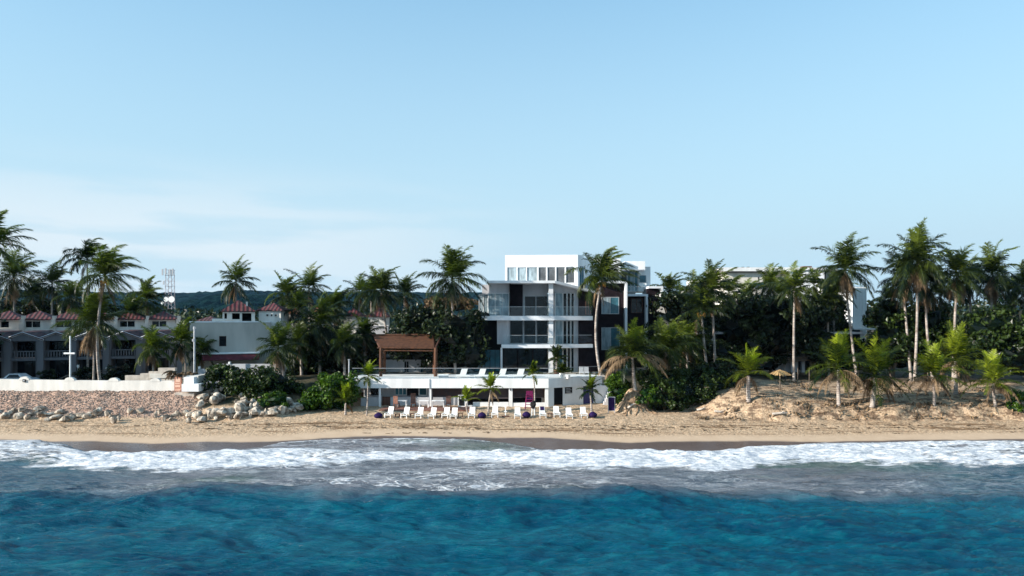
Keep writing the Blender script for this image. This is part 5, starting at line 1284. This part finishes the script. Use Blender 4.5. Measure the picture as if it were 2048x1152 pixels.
boxes("cushion", M['plastic'], r, (X_ - .6, X_ + .6, 79.45, 79.95, 5.15, 5.38)); boxes("base", M['offwhite'], r, (X_ - .55, X_ + .55, 79.5, 79.9, 4.9, 5.148))
def planter(px_, Yb, lab, h=.62, rr=.34, plant=True, sd=1):
    X_ = U(px_, Yb); zb = 4.9
    r = empty("planter", (X_, Yb, zb), lab, "planter")
    part("pot", M['plastic'], r, lambda m: m.tube([(X_, Yb, zb), (X_, Yb, zb + h)], [rr * .75, rr], 12))
    if plant:
        rng = random.Random(sd); mb = MB()
        for k in range(26): frond(mb, rng, Vector((X_, Yb, zb + h)), k * 2.4, math.radians(rng.uniform(30, 85)), 1.3, 1.0, (.1, 0, 0), .34, .2, K=9)
        mb.build("leaves", M['palm'], r)
planter(1124, 79.6, "white planter with dark leaves at the right end of the terrace", sd=4)
planter(1136, 79.4, "small white pot right of the planter on the terrace", h=.42, rr=.26, plant=False)
X_ = U(1113, 86)
r = empty("potted_cycad", (X_, 86, 4.9), "dark spiky potted palm before the villa's ground floor", "potted plant")
part("pot", M['wood_dark'], r, lambda m: m.tube([(X_, 86, 4.9), (X_, 86, 5.5)], [.3, .4], 10))
mb = MB(); rng = random.Random(9)
for k in range(30): frond(mb, rng, Vector((X_, 86, 6.9)), k * 2.4, math.radians(rng.uniform(-20, 85)), 1.7, .8, (0, 0, 0), .4, .1, K=9)
mb.build("leaves", M['palm'], r); part("stem", M['trunk'], r, lambda m: m.tube([(X_, 86, 5.45), (X_, 86, 6.95)], [.16, .12], 7))
for px_, lab in ((1163, "left grey armchair on the terrace below the villa's right corner"), (1173, "right grey armchair on the terrace below the villa's right corner")):
    X_ = U(px_, 84)
    r = empty("armchair", (X_, 84, 4.9), lab, "armchair")
    boxes("seat", M['offwhite'], r, (X_ - .28, X_ + .28, 83.7, 84.3, 5.2, 5.35)); boxes("backrest", M['offwhite'], r, (X_ - .28, X_ + .28, 84.2, 84.3, 5.352, 5.95))
    for a in (-.24, .24): boxes("leg", M['metal'], r, (X_ + a - .02, X_ + a + .02, 83.74, 83.78, 4.89, 5.198)); boxes("leg", M['metal'], r, (X_ + a - .02, X_ + a + .02, 84.2, 84.24, 4.89, 5.198))
# ---- in front of the bar
tag(boxes("brick_paving", M['brick'], None, (U(760, 76), U(948, 76), 75.4, 78.3, 1.2, 1.80)), kind="structure")
def bar_chair(px_, lab, mat, Yb=77.2, h=1.35, rz=0):
    X_ = U(px_, Yb); zb = 1.80
    r = empty("wooden_chair", (X_, Yb, zb), lab, "chair", rz=rz)
    boxes("seat", mat, r, (-.28, .28, -.28, .28, .45, .50), local=True)
    boxes("backrest", mat, r, *[(-.28 + .115 * k, -.28 + .115 * k + .1, .2, .25, .502, h) for k in range(5)], local=True)
    for a in (-.25, .25):
        for b_ in (-.24, .24): boxes("leg", mat, r, (a - .03, a + .03, b_ - .03, b_ + .03, -.01, .448), local=True)
bar_chair(793, "dark reddish wooden chair left of the taller one before the bar", M['brick'], rz=2.8)
bar_chair(827, "taller dark wooden chair before the bar's left window", M['wood_dark'], h=1.6, rz=.3)
bar_chair(897, "wooden chair with a dark top before the shuttered counter", M['brick'], rz=3.3)
def white_table(px_, lab, Yb=77.4, w=.55):
    X_ = U(px_, Yb); zb = 1.80
    r = empty("white_table", (X_, Yb, zb), lab, "table", "white tables before the bar")
    boxes("table_top", M['plastic'], r, (X_ - w, X_ + w, Yb - .35, Yb + .35, zb + .74, zb + .80))
    for a in (-w + .06, w - .06):
        for b_ in (-.28, .28): boxes("leg", M['plastic'], r, (X_ + a - .035, X_ + a + .035, Yb + b_ - .035, Yb + b_ + .035, zb - .01, zb + .738))
white_table(804, "white table between the two wooden chairs at the bar's left end")
white_table(848, "white table just left of the bar's thin pillar")
white_table(876, "white table just right of the bar's thin pillar", w=.7)
X_ = U(923, 77.9)
r = empty("poster_board", (X_, 77.9, 1.7), "dark framed poster board leaning beside the sparse small palm", "poster")
boxes("board", M['black'], r, (X_ - .30, X_ + .30, 77.9, 77.95, 1.95, 3.1)); boxes("frame", M['whitepaint'], r, (X_ - .38, X_ + .38, 77.96, 78.0, 1.7, 3.15))
part("figure_shape", M['plastic'], r, lambda m: m.blob((X_ - .08, 77.89, 2.85), (.12, .012, .16), random.Random(1), 0, 8, 6))
# lifeguard chair
X_, Yb = U(1059, 76.6), 76.6
r = empty("lifeguard_chair", (X_, Yb, 1.7), "tall magenta lifeguard chair with a dark cushion in front of the bar counter", "lifeguard chair")
zb = gz(X_, Yb) - .05
for a in (-1, 1):
    part("leg", M['magenta'], r, lambda m: m.tube([(X_ + a * .52, Yb - .35, zb), (X_ + a * .34, Yb - .1, zb + 1.55)], .05, 6))
    part("leg", M['magenta'], r, lambda m: m.tube([(X_ + a * .50, Yb + .45, zb), (X_ + a * .34, Yb + .2, zb + 1.55)], .05, 6))
    part("armrest", M['magenta'], r, lambda m: m.box(X_ + a * .36 - .05, X_ + a * .36 + .05, Yb - .2, Yb + .4, zb + 1.68, zb + 1.74))
boxes("seat", M['magenta'], r, (X_ - .38, X_ + .38, Yb - .25, Yb + .4, zb + 1.2, zb + 1.27))
boxes("backrest", M['magenta'], r, *[(X_ - .36 + .19 * k, X_ - .36 + .19 * k + .16, Yb + .3, Yb + .36, zb + 1.28, zb + 2.15) for k in range(4)])
boxes("cushion", M['purple'], r, (X_ - .34, X_ + .34, Yb - .2, Yb + .28, zb + 1.272, zb + 1.36))
for k in range(3): boxes("step", M['magenta'], r, (X_ - .46 + .03 * k, X_ + .46 - .03 * k, Yb - .36 + .06 * k, Yb - .28 + .06 * k, zb + .3 + .35 * k, zb + .36 + .35 * k))
# purple banner
X_, Yb = U(1223, 74.2), 74.2; zb = gz(X_, Yb)
r = empty("banner", (X_, Yb, zb), "upright purple banner in a pale frame right of the stairs", "banner")
zt0 = V(795, Yb); zb0 = V(821, Yb)
part("cloth", M['purple'], r, lambda m: m.box(X_ - .33, X_ + .33, Yb - .01, Yb + .01, zb0, zt0))
boxes("frame", M['offwhite'], r, (X_ - .39, X_ - .335, Yb - .03, Yb + .03, zb - .1, zt0 + .08), (X_ + .335, X_ + .39, Yb - .03, Yb + .03, zb - .1, zt0 + .08), (X_ - .334, X_ + .334, Yb - .03, Yb + .03, zt0 + .01, zt0 + .08), (X_ - .334, X_ + .334, Yb - .03, Yb + .03, zb0 - .07, zb0 - .01))

# ---- rocks
rng = random.Random(55)
def rock(px_, py_, w, h, lab, grp, Yb=None, tone=None):
    if Yb is None: Yb = 70.6
    # walk along the sight line until the ground is met
    for Yt in np.arange(66, 84, .1):
        if V(py_, Yt) <= gz(U(px_, Yt), Yt): Yb = Yt; break
    X_ = U(px_, Yb); zb = gz(X_, Yb); s = Yb / F
    mb = MB(); R_ = random.Random(int(px_ * 7 + py_))
    rx, rz_, ry = w * s / 2, h * s / 2, w * s / 2 * R_.uniform(.8, 1.2)
    n1 = [Vector((R_.gauss(0, 1), R_.gauss(0, 1), R_.gauss(0, .8))).normalized() for _ in range(12)]
    dd = [R_.uniform(.42, .88) for _ in n1]
    nu, nv = 12, 8; c = Vector((X_, Yb, zb + rz_ * .62)); P = []
    for i in range(nv + 1):
        th = math.pi * i / nv
        for j in range(nu):
            ph = 2 * math.pi * j / nu; d = Vector((math.sin(th) * math.cos(ph), math.sin(th) * math.sin(ph), math.cos(th)))
            r = 1.0
            for q, e in zip(n1, dd):                      # chop the ball by planes: flat broken faces
                k = d.dot(q)
                if k > 1e-3: r = min(r, e / k)
            P.append(mb.p(c + Vector((d.x * r * rx, d.y * r * ry, d.z * r * rz_))))
    for i in range(nv):
        for j in range(nu): mb.f.append([i * nu + j, (i + 1) * nu + j, (i + 1) * nu + (j + 1) % nu, i * nu + (j + 1) % nu])
    o = mb.build("boulder", M['rock']); tag(o, lab, "boulder", grp); return o
L1, G1 = "pale limestone boulder in the line along the foot of the rubble bank", "boulders along the foot of the rubble bank"
L2, G2 = "whitish boulder in the heap below the dark sprawling bush", "boulders in the heap below the dark bush"
for k in range(58):
    px_ = -60 + k * 8.2 + rng.uniform(-4, 4)
    base = np.interp(px_, [-60, 0, 100, 200, 300, 420], [842, 840, 842, 845, 848, 850])
    if 235 < px_ < 300 and k % 3: continue
    rock(px_, base - rng.uniform(0, 20), rng.uniform(9, 27), rng.uniform(8, 19), L1, G1)
for k in range(70):
    px_ = rng.uniform(395, 600); base = np.interp(px_, [395, 480, 600], [846, 840, 826]); top = np.interp(px_, [395, 420, 480, 560, 600], [812, 782, 788, 800, 816])
    rock(px_, base - (base - top) * rng.random() ** 1.3, rng.uniform(9, 31), rng.uniform(9, 24), L2, G2)
for px_, py_, w, h in ((434, 802, 22, 22), (432, 780, 18, 14), (488, 812, 30, 20), (452, 832, 52, 22), (510, 830, 44, 24), (478, 826, 36, 26), (546, 832, 30, 20), (588, 815, 16, 12)):
    rock(px_, py_, w, h, L2, G2)
# loose stones of the rubble bank: too many to count
mb = MB(); rng = random.Random(77)
for k in range(7500):
    X_ = rng.uniform(-66, -33.2); Yb = rng.uniform(71.6, 76.35) if X_ < -37 else rng.uniform(70.9, 76.3)
    if X_ > -34.5 and Yb > 75.6: continue
    r = rng.uniform(.035, .09); mb.tint = rng.random()
    mb.blob((X_, Yb, gz(X_, Yb) + r * .35), (r * rng.uniform(.8, 1.4), r, r * rng.uniform(.6, 1.0)), rng, .45, 5, 3)
tag(mb.build("rubble_stones", M['stones']), "reddish rubble stones covering the bank below the white boundary wall", kind="stuff")

# ---- poles, lamp, boards, tower
X_, Yb = U(140.5, 78), 78.0; zb = gz(X_, Yb)
r = empty("lamp_post", (X_, Yb, zb), "slim white lamp pole with a short crossbar behind the boundary wall", "lamp post")
part("pole", M['whitepaint'], r, lambda m: m.tube([(X_, Yb, zb - .2), (X_, Yb, V(672, Yb))], [.10, .075], 8))
part("crossbar", M['whitepaint'], r, lambda m: m.box(X_ - .62, X_ + .62, Yb - .22, Yb - .1, V(708, Yb), V(704.8, Yb)))
X_, Yb = U(389, 80), 80.0; zb = gz(X_, Yb)
r = empty("utility_pole", (X_, Yb, zb), "grey concrete utility pole right of the kinked palm", "utility pole")
part("pole", M['metal'], r, lambda m: m.tube([(X_, Yb, zb - .2), (X_, Yb, V(653, Yb))], [.13, .10], 8))
part("insulator", M['offwhite'], r, lambda m: m.box(X_ - .24, X_ - .06, Yb - .12, Yb + .1, V(683, Yb), V(678, Yb)))
part("insulator", M['offwhite'], r, lambda m: m.box(X_ - .2, X_ + .2, Yb - .06, Yb + .06, V(657, Yb), V(655.5, Yb)))
X_, Yb = U(698, 79.8), 79.8
r = empty("terrace_post", (X_, Yb, 4.4), "grey post at the left end of the terrace above the bright bush", "post")
part("pole", M['metal'], r, lambda m: m.tube([(X_, Yb, 3.5), (X_, Yb, V(720, Yb))], [.09, .08], 7)); part("cap", M['metal'], r, lambda m: m.box(X_ - .12, X_ + .12, Yb - .12, Yb + .12, V(720, Yb) + .002, V(718.5, Yb)))
# faded orange board on the end of the wall
X_, Yb = U(355, 76), 76.05
r = empty("notice_board", (X_, Yb, 3.9), "faded orange notice board at the right end of the boundary wall", "notice board")
boxes("board", M['salmon'], r, (U(348, 76), U(362, 76), 76.05, 76.12, V(784, 76), V(754, 76)))
boxes("faded_print", M['salmon_pale'], r, (U(350, 76), U(360, 76), 76.03, 76.047, V(774, 76), V(770.5, 76)), (U(350, 76), U(359, 76), 76.03, 76.047, V(768, 76), V(766, 76)), (U(351, 76), U(360, 76), 76.03, 76.047, V(764, 76), V(757, 76)), (U(350, 76), U(360, 76), 76.03, 76.047, V(781, 76), V(779, 76)))
for a in (349, 361): boxes("leg", M['wood_dark'], r, (U(a, 76) - .04, U(a, 76) + .04, 76.121, 76.2, 2.6, V(754, 76)))
mb = MB(); rg = random.Random(12)
for k in range(40): frond(mb, rg, Vector((U(rg.uniform(345, 385), 77), 77 + rg.uniform(-.5, .8), V(rg.uniform(742, 752), 77))), rg.uniform(0, 6.28), math.radians(rg.uniform(-60, 30)), rg.uniform(.8, 1.5), 1.3, (0, 0, 0), .4, rg.uniform(.0, .5), K=8, hang=.9)
tag(mb.build("dead_frond_pile", M['dry']), "heap of dead palm fronds on top of the wall end block", "dead fronds")
X_ = U(49, 76.4)
r = empty("wall_lamp", (X_, 76.4, 4.9), "small square black lamp on the boundary wall", "wall lamp")
boxes("housing", M['black'], r, (X_ - .16, X_ + .16, 76.3, 76.46, V(764, 76.4), V(758.5, 76.4))); boxes("lens", M['metal'], r, (X_ - .09, X_ + .09, 76.285, 76.298, V(762.5, 76.4), V(760, 76.4)))
# telecom tower
YT_ = 290.0; xT, zTt = U(340, YT_), V(540, YT_); zTb = 4.0
r = empty("telecom_tower", (xT, YT_, zTb), "pinkish grey lattice telecom tower with white dishes far behind the roofs", "telecom tower")
hw = 1.6
C4 = [(-hw, -hw), (hw, -hw), (hw, hw), (-hw, hw)]
mb = MB()
for a, b_ in C4: mb.tube([(xT + a, YT_ + b_, zTb), (xT + a * .75, YT_ + b_ * .75, zTt)], .11, 4)
n_ = 12
for k in range(n_):
    za0, zb1 = zTb + (zTt - zTb) * k / n_, zTb + (zTt - zTb) * (k + 1) / n_
    for (a, b_), (c_, d_) in zip(C4, C4[1:] + C4[:1]):
        mb.tube([(xT + a * .9, YT_ + b_ * .9, za0), (xT + c_ * .9, YT_ + d_ * .9, zb1)], .055, 3, False); mb.tube([(xT + a * .9, YT_ + b_ * .9, zb1), (xT + c_ * .9, YT_ + d_ * .9, zb1)], .055, 3, False)
mb.build("lattice", M['tower'], r)
for k, (dx, py_, w, h) in enumerate(((-2.1, 545, .5, 2.6), (2.2, 544, .5, 2.6), (-.8, 543, .5, 2.4), (1.0, 545, .5, 2.4), (-1.6, 566, .45, 1.6))):
    zc = V(py_, YT_); part("antenna_panel", M['offwhite'], r, lambda m: m.box(xT + dx - w / 2, xT + dx + w / 2, YT_ - 2.3, YT_ - 1.9, zc - h / 2, zc + h / 2))
for dx, py_, rr in ((-.4, 599, 1.0), (1.9, 599, 1.35), (-2.0, 606, .6)):
    zc = V(py_, YT_); part("dish", M['whitepaint'], r, lambda m: m.tube([(xT + dx, YT_ - 2.6, zc), (xT + dx, YT_ - 2.2, zc), (xT + dx, YT_ - 1.9, zc)], [rr, rr * .8, rr * .2], 14))
# thatched umbrella under the trees
X_, Yb = U(1560, 77.5), 77.5; zb = gz(X_, Yb)
r = empty("thatched_umbrella", (X_, Yb, zb), "thatched beach umbrella on a post in the shade behind the bank", "umbrella")
zt0 = V(749, Yb)
part("pole", M['branch'], r, lambda m: m.tube([(X_, Yb, zb - .2), (X_, Yb, zt0 + .6)], .07, 6))
mb = MB(); rg = random.Random(5)
for k in range(120):
    a = rg.uniform(0, 6.28); s0 = rg.uniform(.0, .7); L_ = rg.uniform(.5, .75); tb_ = .03
    p = Vector((X_ + s0 * math.cos(a), Yb + s0 * math.sin(a), zt0 + .55 - s0 * .38)); q = Vector((X_ + (s0 + L_) * math.cos(a), Yb + (s0 + L_) * math.sin(a), zt0 + .50 - (s0 + L_) * .45))
    t = Vector((-math.sin(a), math.cos(a), 0)) * .09
    mb.hexa([p - t * .5, p + t * .5, q + t, q - t] + [v + Vector((0, 0, tb_)) for v in (p - t * .5, p + t * .5, q + t, q - t)])
mb.build("thatch", M['thatch'], r)
GP = "slim wooden stakes under the palms on the bank"
for k, (px_, pt, pbm) in enumerate(((1595, 735, 762), (1618, 735, 768), (1690, 740, 765), (1717, 742, 769), (1855, 745, 775), (1894, 750, 782), (1872, 748, 772))):
    Yq = 78.5
    for Yt in np.arange(73, 90, .1):
        if V(pbm, Yt) <= gz(U(px_, Yt), Yt): Yq = Yt; break
    X_ = U(px_, Yq); zb = gz(X_, Yq)
    o = MB().tube([(X_, Yq, zb - .15), (X_ + .04, Yq, zb + .7), (X_ + .02, Yq, V(pt, Yq))], [.055, .05, .045], 6).build("stake", M['branch'])
    tag(o, "thin pale stake standing in the sand behind the front row young palms", "stake", GP)
# exposed roots on the mound
r = empty("root_tangle", (U(1280, 74.2), 74.2, gz(U(1280, 74.2), 74.2)), "tangle of exposed brown roots sliding down the mound of the spreading palm", "roots")
mb = MB(); rg = random.Random(31)
for k in range(26):
    x0_, y0_ = 13.4 + rg.gauss(0, .5), 75.2 + rg.gauss(0, .4); a = rg.uniform(math.pi * .95, math.pi * 2.05); L_ = rg.uniform(1.2, 3.2)
    P = []
    for t in np.linspace(0, 1, 7):
        xx_, yy_ = x0_ + L_ * t * math.cos(a) + .15 * math.sin(6 * t + k), y0_ + L_ * t * math.sin(a) * .8
        P.append((xx_, yy_, gz(xx_, yy_) + .05))
    mb.tube(P, [.10, .09, .08, .07, .06, .05, .02], 5)
mb.build("roots", M['root'], r)
# driftwood on the sand by the bank
for px_, py_, a, L_, lab in ((1395, 806, 70, 1.5, "upright bleached stump at the edge of the shaded bank"), (1402, 822, 10, .9, "short pale log lying at the corner of the shaded bank"), (1560, 829, 4, 1.6, "flat pale driftwood at the foot of the sand cliff"), (1262, 818, 35, .8, "broken pale trunk end on the root mound"), (1440, 824, -8, 1.2, "thin driftwood branch left of the flat driftwood")):
    Yq = 74
    for Yt in np.arange(66, 84, .1):
        if V(py_, Yt) <= gz(U(px_, Yt), Yt): Yq = Yt; break
    X_ = U(px_, Yq); zb = gz(X_, Yq); c_, s_ = math.cos(math.radians(a)), math.sin(math.radians(a))
    mb = MB(); mb.tube([(X_ - c_ * L_ / 2, Yq, zb + .06 if a < 40 else zb - .1), (X_, Yq - .1, zb + .10 + s_ * L_ / 2), (X_ + c_ * L_ / 2, Yq, zb + .05 + s_ * L_)], [.13, .11, .06], 7)
    mb.tube([(X_, Yq - .1, zb + .1 + s_ * L_ / 2), (X_ + .3, Yq - .2, zb + .3 + s_ * L_ / 2), (X_ + .5, Yq - .2, zb + .35 + s_ * L_ / 2)], [.06, .04, .02], 5)
    tag(mb.build("driftwood", M['terracotta']), lab, "driftwood")
# car behind the wall
X_, Yb = U(38, 84), 84.0; zb = gz(X_, Yb)
r = empty("parked_car", (X_, Yb, zb), "silver car parked behind the left part of the boundary wall", "car")
def prof(m, pts, w): m.wall_poly([(X_ + a, zb + b_) for a, b_ in pts], Yb - w, Yb + w)
part("body", M['carpaint'], r, lambda m: prof(m, [(-2.1, .35), (2.1, .35), (2.15, .75), (1.5, .95), (-1.6, 1.0), (-2.15, .85)], .86))
part("roof", M['carpaint'], r, lambda m: m.hexa([(X_ - 1.3, Yb - .8, zb + 1.0), (X_ + 1.1, Yb - .8, zb + .97), (X_ + 1.1, Yb + .8, zb + .97), (X_ - 1.3, Yb + .8, zb + 1.0), (X_ - .8, Yb - .62, zb + 1.5), (X_ + .4, Yb - .62, zb + 1.5), (X_ + .4, Yb + .62, zb + 1.5), (X_ - .8, Yb + .62, zb + 1.5)]))
part("window", M['glass'], r, lambda m: m.hexa([(X_ - 1.0, Yb - .815, zb + 1.03), (X_ + .75, Yb - .815, zb + 1.03), (X_ + .75, Yb - .76, zb + 1.03), (X_ - 1.0, Yb - .76, zb + 1.03), (X_ - .68, Yb - .665, zb + 1.42), (X_ + .34, Yb - .665, zb + 1.42), (X_ + .34, Yb - .6, zb + 1.42), (X_ - .68, Yb - .6, zb + 1.42)]))
for a in (-1.3, 1.3):
    for b_ in (-.8, .8):
        wv = part("wheel", M['black'], r, lambda m: m.tube([(X_ + a, Yb + b_ - .1, zb + .32), (X_ + a, Yb + b_ + .1, zb + .32)], .32, 12))
for a in (-1, 1): part("headlight", M['glass'], r, lambda m: m.box(X_ + 2.0, X_ + 2.16, Yb + a * .6 - .15, Yb + a * .6 + .15, zb + .62, zb + .74))
for px_, py_, lab in ((156, 733, "white wall lantern between the lamp pole and the ragged low palm"), (214, 738, "white wall lantern right of the orange coconut palm's trunk")):
    X_ = U(px_, 90); zq = V(py_, 90)
    r = empty("wall_lantern", (X_, 90, zq), lab, "wall lantern")
    boxes("lantern", M['whitepaint'], r, (X_ - .12, X_ + .12, 89.9, 90.14, zq - .1, zq + .22)); boxes("bracket", M['whitepaint'], r, (X_ - .05, X_ + .05, 89.95, 90.1, zq - .45, zq - .102)); boxes("post", M['brown'], r, (X_ - .05, X_ + .05, 89.97, 90.07, 3.6, zq - .452))

# scrub on the cut bank, dried weed and litter on the sand: too many to count
rg = random.Random(88); mb = MB()
for k in range(150):
    X_ = rg.uniform(19, 58); Yb = rg.choice((rg.uniform(71.0, 73.5), rg.uniform(73, 86))); n_ = rg.randint(6, 16)
    for _ in range(n_):
        x0_, y0_ = X_ + rg.gauss(0, .35), Yb + rg.gauss(0, .25); z0_ = gz(x0_, y0_) - .03
        a = rg.uniform(0, 6.28); h_ = rg.uniform(.1, .32); w_ = rg.uniform(.03, .07); mb.tint = rg.random() * .8
        t = (math.cos(a), math.sin(a)); l_ = rg.uniform(-.2, .2)
        mb.face([(x0_ - t[0] * w_, y0_ - t[1] * w_, z0_), (x0_ + t[0] * w_, y0_ + t[1] * w_, z0_), (x0_ + l_ + t[0] * w_ * .4, y0_ + t[1] * .1, z0_ + h_), (x0_ + l_ - t[0] * w_ * .4, y0_ - t[1] * .1, z0_ + h_)])
tag(mb.build("dry_scrub", M['dry']), "dry tufts of scrub and roots scattered over the sand bank on the right", kind="stuff")
mb = MB()
for line in range(7):
    yl = rg.uniform(66.8, 69.4); x_ = rg.uniform(-60, -20)
    while x_ < 58:
        x_ += rg.expovariate(1.6) if rg.random() < .93 else rg.uniform(3, 14)
        y_ = yl + .35 * math.sin(x_ * .13 + line) + rg.gauss(0, .09) + (.5 if x_ < -25 else 0); zb = gz(x_, y_); l_ = rg.uniform(.08, .34); w_ = rg.uniform(.03, .08); a = rg.gauss(0, .35)
        t = Vector((math.cos(a), math.sin(a), 0)) * l_; s_ = Vector((-math.sin(a), math.cos(a), 0)) * w_; p = Vector((x_, y_, zb + .012))
        mb.tint = rg.random() * .35
        mb.hexa([p - t - s_ * .4, p - s_, p + t * .6 + s_ * .2, p - t * .3 + s_] + [q + Vector((0, 0, .03)) for q in (p - t - s_ * .4, p - s_, p + t * .6 + s_ * .2, p - t * .3 + s_)])
tag(mb.build("seaweed", M['dry']), "broken lines of dark dried seaweed along the sand", kind="stuff")

# ------------------------------------------------------------------ air
def m_haze():
    m = bpy.data.materials.new("haze"); m.use_nodes = True
    n, l = m.node_tree.nodes, m.node_tree.links
    n.remove(n["Principled BSDF"])
    v = n.new("ShaderNodeVolumePrincipled"); v.inputs["Color"].default_value = (.35, .66, 1, 1); v.inputs["Density"].default_value = .00003; v.inputs["Anisotropy"].default_value = .0
    l.new(v.outputs[0], n["Material Output"].inputs["Volume"]); return m
hz_o = MB().box(-2600, 2600, -400, 2700, -40, 140).build("haze", m_haze())
tag(hz_o, kind="stuff")
